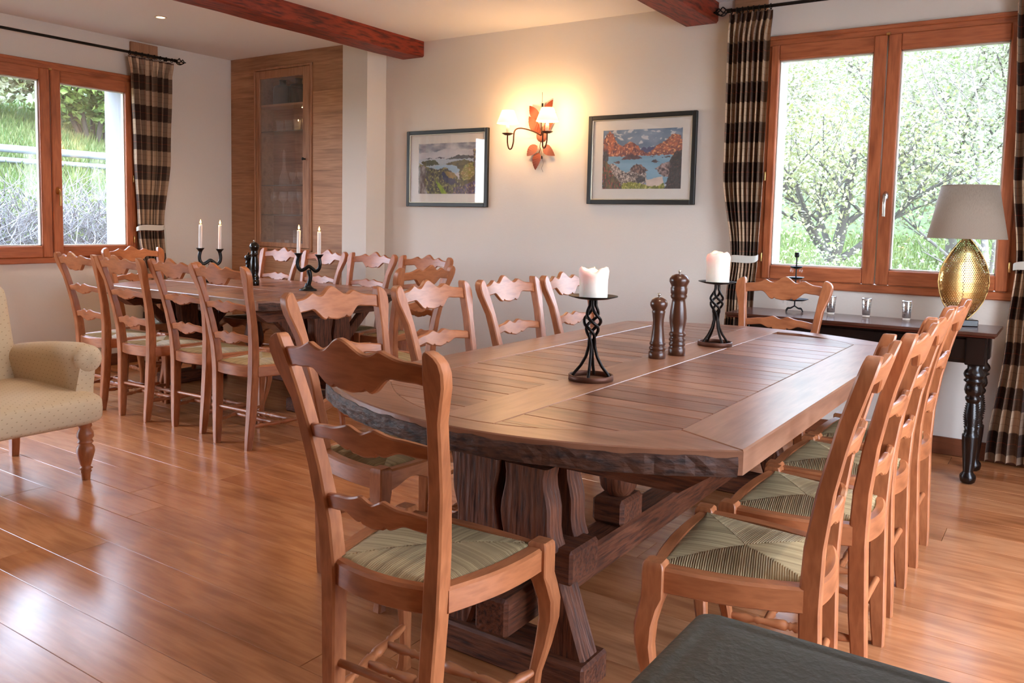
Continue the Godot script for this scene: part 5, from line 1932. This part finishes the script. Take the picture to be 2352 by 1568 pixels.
func build_sconce() -> void:
	var o := Vector3(-3.29, 1.885, WZ)
	var t := thing("wall_sconce", "two-armed wall sconce with lit cream shades and copper leaves", "wall lamp", o)
	var face := Basis(Vector3(1, 0, 0), Vector3(0, 0, 1), Vector3(0, -1, 0))
	var st := S()
	lathe(st, [Vector2(0.048, 0.0), Vector2(0.048, 0.004), Vector2(0.040, 0.012), Vector2(0.020, 0.018), Vector2(0.0, 0.019)], 24, Transform3D(face, Vector3.ZERO))
	put("backplate", st, M.copper_pale, t)
	var k := 0
	for s in [-1.0, 1.0]:
		var cx: float = s * 0.168
		var zc := 0.20
		st = S()
		tube(st, curve_pts([Vector3(0, 0.0, 0.015), Vector3(cx * 0.25, 0.028, 0.07), Vector3(cx * 0.55, 0.042, zc * 0.72), Vector3(cx * 0.72, 0.020, zc * 0.9), Vector3(cx * 0.74, -0.06, zc * 0.94), Vector3(cx * 0.80, -0.105, zc * 0.98), Vector3(cx * 0.92, -0.105, zc), Vector3(cx * 1.0, -0.06, zc), Vector3(cx, 0.0, zc)], 7), 0.0052, 8)
		var arm := put("arm", st, M.iron_rust, t)
		var c := Vector3(cx, 0.0, zc)
		st = S()
		lathe(st, [Vector2(0.004, -0.012), Vector2(0.020, -0.010), Vector2(0.040, 0.0), Vector2(0.041, 0.003), Vector2(0.020, -0.004), Vector2(0.004, -0.006)], 22, Transform3D(Basis.IDENTITY, c))
		put("drip_pan", st, M.iron_rust, arm)
		st = S()
		lathe(st, [Vector2(0.011, -0.006), Vector2(0.011, 0.022), Vector2(0.013, 0.024), Vector2(0.0125, 0.056), Vector2(0.010, 0.058), Vector2(0.010, 0.085)], 14, Transform3D(Basis.IDENTITY, c))
		put("candle_tube", st, M.ceramic, arm)
		st = S()
		lathe(st, [Vector2(0.009, 0.085), Vector2(0.017, 0.105), Vector2(0.018, 0.12), Vector2(0.010, 0.145), Vector2(0.0, 0.152)], 12, Transform3D(Basis.IDENTITY, c))
		put("bulb", st, M.bulb, arm)
		var sh := []
		st = S()
		for p in [[0.080, 0.072], [0.044, 0.166], [0.043, 0.166], [0.0785, 0.072]]:
			var ring := PackedVector3Array()
			for q in 36:
				var a := TAU * q / 36
				ring.append(c + Vector3(p[0] * cos(a), p[1], p[0] * sin(a)))
			sh.append(ring)
		loft(st, sh, true, false, 0)
		put("shade", st, M.shade_lit, arm)
		var l := OmniLight3D.new()
		l.name = "sconce_light"
		l.light_color = Color(1.0, 0.80, 0.58)
		l.light_energy = 0.026
		l.light_size = 0.02
		l.omni_range = 12.0
		l.omni_attenuation = 2.0
		l.shadow_enabled = true
		l.position = o + c + Vector3(0, 0.12, 0)
		add_child(l)
		k += 1
	# leaves: [base x, base y, angle from up, length, half width, material]
	for d in [[-0.015, 0.115, 40.0, 0.135, 0.036, 0], [0.035, 0.130, -28.0, 0.135, 0.034, 0], [-0.01, 0.02, 38.0, 0.155, 0.040, 0], [0.04, 0.02, -32.0, 0.165, 0.032, 0], [-0.025, -0.075, 128.0, 0.115, 0.037, 1], [0.03, -0.080, -126.0, 0.120, 0.036, 1], [-0.012, -0.125, 168.0, 0.128, 0.035, 0]]:
		st = S()
		var T := Transform3D(Basis(Vector3(0, 0, 1), deg_to_rad(d[2])), Vector3(d[0], d[1], 0.022))
		metal_leaf(st, T, d[3], d[4], true)
		put("leaf", st, M.copper if d[5] == 0 else M.copper_pale, t)
	st = S()
	tube(st, curve_pts([Vector3(0, 0.04, 0.014), Vector3(0.004, 0.10, 0.02), Vector3(-0.004, 0.14, 0.02)], 5), 0.0028, 6)
	tube(st, curve_pts([Vector3(0, -0.04, 0.014), Vector3(-0.006, -0.08, 0.018), Vector3(0.0, -0.10, 0.02), Vector3(-0.012, -0.13, 0.02)], 5), 0.0028, 6)
	put("leaf_stem", st, M.iron_rust, t)
	st = S()
	tube(st, curve_pts([Vector3(0.012, 0.16, 0.02), Vector3(0.0, 0.21, 0.016), Vector3(0.004, 0.25, 0.014), Vector3(0.0, 0.31, 0.012)], 5), 0.0012, 5)
	tube(st, [Vector3(0.008, 0.205, 0.016), Vector3(0.009, 0.230, 0.016)], 0.006, 6)
	put("tendril", st, M.iron, t)
	st = S()
	tube(st, curve_pts([Vector3(0.008, -0.10, 0.02), Vector3(0.012, -0.16, 0.018), Vector3(0.026, -0.20, 0.016), Vector3(0.012, -0.235, 0.014), Vector3(0.022, -0.265, 0.012)], 5), 0.0012, 5)
	tube(st, [Vector3(0.012, -0.150, 0.018), Vector3(0.014, -0.170, 0.018)], 0.006, 6)
	put("tendril", st, M.iron, t)

# ---------------------------------------------------------------- on the tables
func flame(at: Vector3, h: float, parent: Node3D, local: Vector3, energy: float) -> void:
	var st := S()
	lathe(st, [Vector2(0.0, 0.0), Vector2(h * 0.17, h * 0.16), Vector2(h * 0.20, h * 0.30), Vector2(h * 0.15, h * 0.55), Vector2(h * 0.06, h * 0.82), Vector2(0.0, h)], 10, Transform3D(Basis.IDENTITY, local))
	put("flame", st, M.flame, parent)
	var l := OmniLight3D.new()
	l.name = "flame_light"
	l.light_color = Color(1.0, 0.62, 0.30)
	l.light_energy = energy
	l.light_size = 0.01
	l.omni_range = 10.0
	l.omni_attenuation = 2.0
	l.shadow_enabled = true
	l.position = at + local + Vector3(0, h * 0.4, 0)
	add_child(l)

func pillar_candle(label: String, at: Vector3, R: float, h: float, sd: int, lit: bool) -> void:
	var t := thing("pillar_candle", label, "candle", at, 0.0, "pillar candles on twisted candlesticks")
	var r := RandomNumberGenerator.new()
	r.seed = sd
	var st := S()
	var rings := []
	var prof := [[0.985, 0.0], [1.0, 0.004], [1.0, h * 0.45], [1.0, h * 0.62], [1.02, h * 0.70], [1.05, h * 0.80], [1.06, h * 0.88], [0.98, h * 0.97], [0.86, h * 1.0], [0.74, h * 0.93], [0.66, h * 0.80], [0.40, h * 0.74], [0.06, h * 0.73]]
	for i in prof.size():
		var p: Array = prof[i]
		var ring := PackedVector3Array()
		for k in 32:
			var a := TAU * k / 32
			var up := clampf((p[1] - h * 0.6) / (h * 0.4), 0, 1)
			var wob := up * (0.5 * sin(a * 2.0 + sd) + 0.3 * sin(a * 3.0 + 1.3) + 0.2 * sin(a * 7.0 + sd * 2.0))
			var rr: float = R * p[0] * (1.0 + 0.03 * wob)
			ring.append(Vector3(rr * cos(a), p[1] + (0.012 * wob if i > 4 and i < 10 else 0.0), rr * sin(a)))
		rings.append(ring)
	loft(st, rings, true, true, 0)
	put("wax", st, M.wax, t)
	st = S()
	tube(st, [Vector3(0, h * 0.72, 0), Vector3(0.002, h * 0.72 + 0.012, 0.001)], 0.0014, 6)
	put("wick", st, M.wick, t)
	if lit: flame(at, 0.024, t, Vector3(0.002, h * 0.72 + 0.008, 0.0), 0.006)

func candlestick(label: String, at: Vector3, turn: float) -> void:
	var t := thing("twisted_candlestick", label, "candlestick", at, turn, "twisted iron candlesticks on the table")
	var st := S()
	lathe(st, [Vector2(0.0705, 0.0), Vector2(0.0725, 0.001), Vector2(0.0725, 0.0165), Vector2(0.0705, 0.0175), Vector2(0.0665, 0.0175), Vector2(0.0655, 0.016), Vector2(0.0655, 0.001), Vector2(0.0705, 0.0)], 40, Transform3D.IDENTITY, false)
	put("base_ring", st, M.iron_rust, t)
	for b in 4:
		st = S()
		var pts := []
		for k in 41:
			var f := k / 40.0
			var y := lerpf(0.008, 0.262, f)
			var rr := key_at([[0.0, 0.064], [0.02, 0.054], [0.045, 0.034], [0.075, 0.018], [0.11, 0.0095], [0.135, 0.010], [0.155, 0.017], [0.18, 0.0265], [0.20, 0.0265], [0.22, 0.018], [0.24, 0.0095], [0.27, 0.009]], y)
			var tw := clampf((y - 0.105) / 0.14, 0, 1)
			var a := b * PI / 2 + tw * tw * (3.0 - 2.0 * tw) * 4.6
			pts.append(Vector3(rr * cos(a), y, rr * sin(a)))
		tube(st, pts, 0.0052, 7)
		put("twisted_bar", st, M.iron, t)
	st = S()
	lathe(st, [Vector2(0.004, 0.256), Vector2(0.018, 0.258), Vector2(0.05, 0.262), Vector2(0.079, 0.270), Vector2(0.0795, 0.272), Vector2(0.05, 0.265), Vector2(0.018, 0.262), Vector2(0.004, 0.261)], 36)
	put("drip_plate", st, M.iron, t)

func mill(label: String, at: Vector3, prof: Array, m: Material, tip: Material) -> void:
	var t := thing("pepper_mill", label, "pepper mill", at)
	var st := S()
	lathe(st, prof, 26)
	put("body", st, m, t)
	var top: float = prof[prof.size() - 1].y
	st = S()
	lathe(st, [Vector2(0.004, top - 0.004), Vector2(0.0035, top + 0.005), Vector2(0.007, top + 0.009), Vector2(0.0065, top + 0.014), Vector2(0.0, top + 0.016)], 12)
	put("nut", st, tip, t)

func candelabrum(label: String, at: Vector3, turn: float, scale_y := 1.0) -> void:
	var t := thing("double_candelabrum", label, "candelabrum", at, turn, "black double candelabra")
	var st := S()
	lathe(st, [Vector2(0.048, 0.0), Vector2(0.050, 0.004), Vector2(0.046, 0.010), Vector2(0.030, 0.018), Vector2(0.019, 0.030), Vector2(0.014, 0.05)], 24, Transform3D(Basis(Vector3(1.25, 0, 0), Vector3.UP, Vector3(0, 0, 0.8)), Vector3(-0.004, 0, 0)))
	put("foot", st, M.cast_iron, t)
	st = S()
	tube(st, curve_pts([Vector3(-0.004, 0.03, 0), Vector3(0.006, 0.06, 0), Vector3(0.012, 0.09, 0), Vector3(0.008, 0.115, 0), Vector3(0.0, 0.142, 0)], 5), [0.016, 0.0155, 0.015, 0.0145, 0.0145, 0.0145, 0.0145, 0.0145, 0.0145, 0.0145, 0.0145, 0.0145, 0.0145, 0.015, 0.0155, 0.016, 0.0165, 0.0165, 0.016, 0.0155, 0.014], 12)
	put("stem", st, M.cast_iron, t)
	st = S()
	tube(st, curve_pts([Vector3(-0.070, 0.232, 0), Vector3(-0.077, 0.195, 0), Vector3(-0.072, 0.160, 0), Vector3(-0.052, 0.138, 0), Vector3(-0.028, 0.146, 0), Vector3(0.0, 0.165, 0), Vector3(0.026, 0.150, 0), Vector3(0.048, 0.134, 0), Vector3(0.070, 0.150, 0), Vector3(0.078, 0.185, 0), Vector3(0.072, 0.225, 0)], 5), 0.0125, 12)
	put("arm", st, M.cast_iron, t)
	for c in [Vector3(-0.070, 0.225, 0), Vector3(0.072, 0.218, 0)]:
		st = S()
		lathe(st, [Vector2(0.011, 0.0), Vector2(0.016, 0.012), Vector2(0.027, 0.026), Vector2(0.030, 0.031), Vector2(0.026, 0.031), Vector2(0.013, 0.022), Vector2(0.0, 0.021)], 20, Transform3D(Basis.IDENTITY, c))
		put("cup", st, M.cast_iron, t)

func taper(label: String, at: Vector3, h: float, tilt: float) -> void:
	var t := thing("taper_candle", label, "candle", at, 0.0, "white taper candles in the candelabra")
	var st := S()
	var tx := tilt * h
	loft_taper(st, h, tx)
	put("wax", st, M.taper, t)
	st = S()
	tube(st, [Vector3(tx, h, 0), Vector3(tx, h + 0.008, 0)], 0.001, 5)
	put("wick", st, M.wick, t)
	flame(at, 0.032, t, Vector3(tx, h + 0.005, 0), 0.004)

func loft_taper(st: SurfaceTool, h: float, tx: float) -> void:
	var rings := []
	for p in [[0.0118, 0.0], [0.0122, 0.3], [0.0120, 0.9], [0.0116, 0.985], [0.009, 1.0], [0.002, 0.995]]:
		var ring := PackedVector3Array()
		for k in 16:
			var a := TAU * k / 16
			ring.append(Vector3(tx * p[1] + p[0] * cos(a), h * p[1], p[0] * sin(a)))
		rings.append(ring)
	loft(st, rings, true, true, 0)

func build_table_ware() -> void:
	var H := 0.7505
	candlestick("twisted iron candlestick with the short melted candle, by the bowed end", Vector3(-1.272, H, -2.318), 0.35)
	pillar_candle("short melted cream pillar candle with a glowing top on iron dish", Vector3(-1.272, H + 0.2655, -2.318), 0.0455, 0.092, 2, true)
	candlestick("twisted iron candlestick with the tall pillar candle, nearest the sideboard", Vector3(-1.243, H, -3.345), 0.9)
	pillar_candle("tall white pillar candle with a lit wick on iron dish", Vector3(-1.243, H + 0.2655, -3.345), 0.048, 0.125, 6, true)
	mill("short waisted brown wooden pepper mill on the table with chairs", Vector3(-1.290, H, -2.865), [Vector2(0.031, 0.0), Vector2(0.0325, 0.002), Vector2(0.0325, 0.024), Vector2(0.0285, 0.027), Vector2(0.0285, 0.030), Vector2(0.0315, 0.036), Vector2(0.0315, 0.042), Vector2(0.0275, 0.045), Vector2(0.0275, 0.048), Vector2(0.031, 0.055), Vector2(0.029, 0.061), Vector2(0.0265, 0.066), Vector2(0.024, 0.09), Vector2(0.0205, 0.12), Vector2(0.0205, 0.145), Vector2(0.024, 0.170), Vector2(0.0255, 0.178), Vector2(0.023, 0.182), Vector2(0.025, 0.185), Vector2(0.027, 0.189), Vector2(0.0325, 0.200), Vector2(0.033, 0.210), Vector2(0.027, 0.222), Vector2(0.015, 0.229), Vector2(0.007, 0.231)], M.mill_brown, M.steel)
	mill("tall turned brown wooden pepper mill with round head", Vector3(-1.262, H, -2.985), [Vector2(0.031, 0.0), Vector2(0.033, 0.002), Vector2(0.033, 0.030), Vector2(0.028, 0.034), Vector2(0.032, 0.041), Vector2(0.032, 0.048), Vector2(0.028, 0.052), Vector2(0.033, 0.060), Vector2(0.031, 0.067), Vector2(0.027, 0.071), Vector2(0.033, 0.080), Vector2(0.031, 0.088), Vector2(0.026, 0.093), Vector2(0.032, 0.125), Vector2(0.0335, 0.145), Vector2(0.031, 0.175), Vector2(0.026, 0.208), Vector2(0.025, 0.218), Vector2(0.029, 0.222), Vector2(0.032, 0.230), Vector2(0.029, 0.237), Vector2(0.032, 0.242), Vector2(0.0325, 0.262), Vector2(0.030, 0.266), Vector2(0.031, 0.272), Vector2(0.0385, 0.286), Vector2(0.038, 0.297), Vector2(0.029, 0.309), Vector2(0.014, 0.315), Vector2(0.006, 0.3155)], M.mill_brown, M.steel)
	var bp := [Vector2(0.033, 0.0), Vector2(0.0345, 0.002), Vector2(0.0345, 0.036), Vector2(0.029, 0.042), Vector2(0.034, 0.055), Vector2(0.030, 0.068), Vector2(0.026, 0.078), Vector2(0.031, 0.105), Vector2(0.0335, 0.130), Vector2(0.029, 0.170), Vector2(0.023, 0.205), Vector2(0.022, 0.220), Vector2(0.027, 0.224), Vector2(0.027, 0.232), Vector2(0.023, 0.236), Vector2(0.027, 0.243), Vector2(0.023, 0.248), Vector2(0.027, 0.256), Vector2(0.034, 0.272), Vector2(0.035, 0.285), Vector2(0.029, 0.301), Vector2(0.016, 0.311), Vector2(0.006, 0.3125)]
	mill("tall glossy black pepper mill with round head", Vector3(-4.935, H, -3.90), bp, M.mill_black, M.steel)
	var sp := []
	for p in bp: sp.append(Vector2(p.x * 0.86, p.y * 0.70))
	mill("short glossy black salt mill half behind the tall black mill", Vector3(-5.045, H, -3.935), sp, M.mill_black, M.mill_black)
	# lateral axis of the candelabra
	var ta := 0.585
	var pa := Vector3(-4.365, H, -3.90)
	candelabrum("black cast double candelabrum nearest the inner row of chairs", pa, ta)
	taper("lit white taper in the candelabrum nearest the inner chair row", pa + Vector3(-0.070 * cos(ta), 0.2455, 0.070 * sin(ta)), 0.166, 0.03)
	taper("lit white taper in the candelabrum nearest the inner chair row", pa + Vector3(0.072 * cos(ta), 0.2385, -0.072 * sin(ta)), 0.166, 0.0)
	var tb := 1.25
	var pb := Vector3(-5.38, H, -3.85)
	candelabrum("black cast double candelabrum nearest the armchair window", pb, tb)
	taper("lit white taper in the candelabrum nearest the armchair window", pb + Vector3(-0.070 * cos(tb), 0.2455, 0.070 * sin(tb)), 0.185, 0.03)
	taper("lit white taper in the candelabrum nearest the armchair window", pb + Vector3(0.072 * cos(tb), 0.2385, -0.072 * sin(tb)), 0.190, 0.03)

# ---------------------------------------------------------------- glass in the cabinet
func glassware(called: String, label: String, group: String, prof: Array, spots: Array, m: Material, category := "glass") -> void:
	var st := S()
	lathe(st, prof, 18, Transform3D.IDENTITY, false)
	var mesh := mesh_of(st)
	for p in spots:
		var o := inst(called, mesh, m, null, Transform3D(Basis.IDENTITY, p))
		tag(o, label, category, group)

func build_cabinet_glass() -> void:
	var wine := [Vector2(0.034, 0.0), Vector2(0.033, 0.003), Vector2(0.006, 0.007), Vector2(0.004, 0.02), Vector2(0.004, 0.095), Vector2(0.012, 0.105), Vector2(0.032, 0.125), Vector2(0.038, 0.150), Vector2(0.036, 0.180), Vector2(0.031, 0.205)]
	var spots := []
	for x in [-6.09, -5.975, -5.86, -5.745, -5.64]: spots.append(Vector3(x, 1.271, -5.04))
	glassware("wine_glass", "tall stemmed wine glass on the lowest glass shelf of the cabinet", "wine glasses in the cabinet", wine, spots, M.crystal)
	spots = []
	var tum := [Vector2(0.026, 0.0), Vector2(0.027, 0.004), Vector2(0.036, 0.10), Vector2(0.0345, 0.10), Vector2(0.025, 0.010), Vector2(0.0, 0.010)]
	for x in [-6.02, -5.90, -5.79, -5.68]: spots.append(Vector3(x, 2.009, -5.04))
	glassware("tumbler", "plain glass tumbler on the top glass shelf of the cabinet", "tumblers in the cabinet", tum, spots, M.crystal)
	spots = []
	var gob := [Vector2(0.028, 0.0), Vector2(0.027, 0.003), Vector2(0.005, 0.006), Vector2(0.004, 0.04), Vector2(0.020, 0.055), Vector2(0.030, 0.085), Vector2(0.028, 0.115)]
	for x in [-5.85, -5.75, -5.65]: spots.append(Vector3(x, 1.534, -5.04))
	glassware("goblet", "small glass goblet beside the decanter in the cabinet", "goblets in the cabinet", gob, spots, M.crystal)
	glassware("decanter", "slender glass decanter with a long neck in the cabinet", "", [Vector2(0.045, 0.0), Vector2(0.048, 0.004), Vector2(0.046, 0.05), Vector2(0.030, 0.10), Vector2(0.014, 0.16), Vector2(0.012, 0.26), Vector2(0.018, 0.275), Vector2(0.014, 0.285), Vector2(0.0, 0.32)], [Vector3(-5.975, 1.534, -5.05)], M.crystal, "decanter")
	spots = []
	var shot := [Vector2(0.015, 0.0), Vector2(0.016, 0.002), Vector2(0.020, 0.055), Vector2(0.019, 0.055), Vector2(0.014, 0.012), Vector2(0.0, 0.012)]
	for x in [-6.09, -5.98, -5.87, -5.66]: spots.append(Vector3(x, 0.9905, -4.99))
	glassware("shot_glass", "small shot glass on the cabinet floor behind the door", "shot glasses in the cabinet", shot, spots, M.crystal)
	glassware("vase_glass", "slim tall cylinder glass on the cabinet floor", "", [Vector2(0.018, 0.0), Vector2(0.019, 0.002), Vector2(0.021, 0.145), Vector2(0.020, 0.145), Vector2(0.017, 0.010), Vector2(0.0, 0.010)], [Vector3(-5.77, 0.9905, -5.0)], M.crystal)
	glassware("stoneware_jug", "big dark jug with short neck on the top cabinet shelf", "dark jugs on the cabinet's top shelf", [Vector2(0.0, 0.0), Vector2(0.082, 0.0), Vector2(0.085, 0.006), Vector2(0.085, 0.14), Vector2(0.070, 0.165), Vector2(0.030, 0.178), Vector2(0.028, 0.21), Vector2(0.034, 0.216), Vector2(0.030, 0.222), Vector2(0.0, 0.22)], [Vector3(-5.985, 2.2435, -5.045), Vector3(-5.775, 2.2435, -5.045)], M.bottle, "jug")
	# little spotlight under the top shelf
	var p := Vector3(-5.72, 2.2245, -5.05)
	var t := thing("cabinet_spotlight", "tiny warm spotlight under the cabinet's top shelf", "spotlight", p)
	var st := S()
	lathe(st, [Vector2(0.022, 0.0), Vector2(0.022, -0.010), Vector2(0.018, -0.012)], 16)
	put("housing", st, M.steel, t)
	st = S()
	lathe(st, [Vector2(0.0, -0.0105), Vector2(0.017, -0.0105), Vector2(0.016, -0.013), Vector2(0.0, -0.0135)], 16)
	put("lens", st, M.bulb, t)
	var l := SpotLight3D.new()
	l.name = "cabinet_light"
	l.light_color = Color(1.0, 0.78, 0.52)
	l.light_energy = 0.012
	l.light_size = 0.012
	l.spot_angle = 35.0
	l.spot_range = 4.0
	l.spot_attenuation = 2.0
	l.shadow_enabled = true
	l.position = p + Vector3(0, -0.02, 0)
	l.rotation.x = -PI / 2
	add_child(l)

# ---------------------------------------------------------------- recessed ceiling lights
func build_downlights() -> void:
	var first: Node3D = null
	for p in [Vector3(-5.61, CEIL, -3.62), Vector3(-5.61, CEIL, -1.4), Vector3(-3.35, CEIL, -2.6), Vector3(-3.35, CEIL, 0.6), Vector3(-0.9, CEIL, -2.6), Vector3(1.0, CEIL, -3.4), Vector3(-5.61, CEIL, 2.6), Vector3(-0.9, CEIL, 2.6)]:
		if first == null:
			first = thing("ceiling_spotlight", "small round recessed ceiling spotlight, lit", "spotlight", p, 0.0, "recessed ceiling spotlights")
			var st := S()
			lathe(st, [Vector2(0.030, -0.0005), Vector2(0.032, -0.006), Vector2(0.043, -0.005), Vector2(0.045, 0.0)], 28, Transform3D.IDENTITY, false)
			put("ring", st, M.ceramic, first)
			st = S()
			lathe(st, [Vector2(0.0, -0.002), Vector2(0.030, -0.002), Vector2(0.029, -0.003), Vector2(0.0, -0.0035)], 24)
			put("lens", st, M.bulb, first)
		else:
			copy(first, "ceiling_spotlight", "small round recessed ceiling spotlight, lit", p)
		var l := SpotLight3D.new()
		l.name = "ceiling_light"
		l.light_color = Color(1.0, 0.90, 0.78)
		l.light_energy = 0.28
		l.light_size = 0.03
		l.spot_angle = 58.0
		l.spot_angle_attenuation = 1.0
		l.spot_range = 14.0
		l.spot_attenuation = 2.0
		l.shadow_enabled = true
		l.position = p - Vector3(0, 0.008, 0)
		l.rotation.x = -PI / 2
		add_child(l)

# ---------------------------------------------------------------- leather-topped table in front
func build_leather_table() -> void:
	var t := thing("leather_topped_table", "low table with a worn dark olive leather top near the chair row", "table", Vector3(0.20, 0, -0.33))
	var hx := 0.583
	var hz := 0.689
	var st := S()
	var rings := []
	for p in [[0.0, 0.69], [0.0, 0.735], [0.004, 0.744], [0.012, 0.749], [0.026, 0.750], [0.030, 0.7485], [0.036, 0.7500], [0.060, 0.7515]]:
		var ring := PackedVector3Array()
		var ax: float = hx - p[0]
		var az: float = hz - p[0]
		var rr := 0.02
		for c in [[1, 1], [-1, 1], [-1, -1], [1, -1]]:
			for k in 5:
				var a: float = (k / 4.0) * PI / 2 + (0.0 if c[0] > 0 and c[1] > 0 else (PI / 2 if c[1] > 0 else (PI if c[0] < 0 else PI * 1.5)))
				ring.append(Vector3(c[0] * (ax - rr) + rr * cos(a), p[1], c[1] * (az - rr) + rr * sin(a)))
		rings.append(ring)
	loft(st, rings, true, true, 0)
	put("top", st, M.leather, t)
	st = S()
	box(st, Vector3(-hx + 0.05, 0.60, -hz + 0.05), Vector3(hx - 0.05, 0.692, hz - 0.05), 0.004)
	put("apron", st, M.dark_wood, t)
	for sx in [-1.0, 1.0]:
		for sz in [-1.0, 1.0]:
			st = S()
			var c := Vector3(sx * (hx - 0.08), 0, sz * (hz - 0.08))
			loft(st, [rect_ring(c.x - 0.02, c.x + 0.02, c.z - 0.02, c.z + 0.02, 0.0), rect_ring(c.x - 0.032, c.x + 0.032, c.z - 0.032, c.z + 0.032, 0.61)], true, true, 1)
			put("leg", st, M.dark_wood, t)
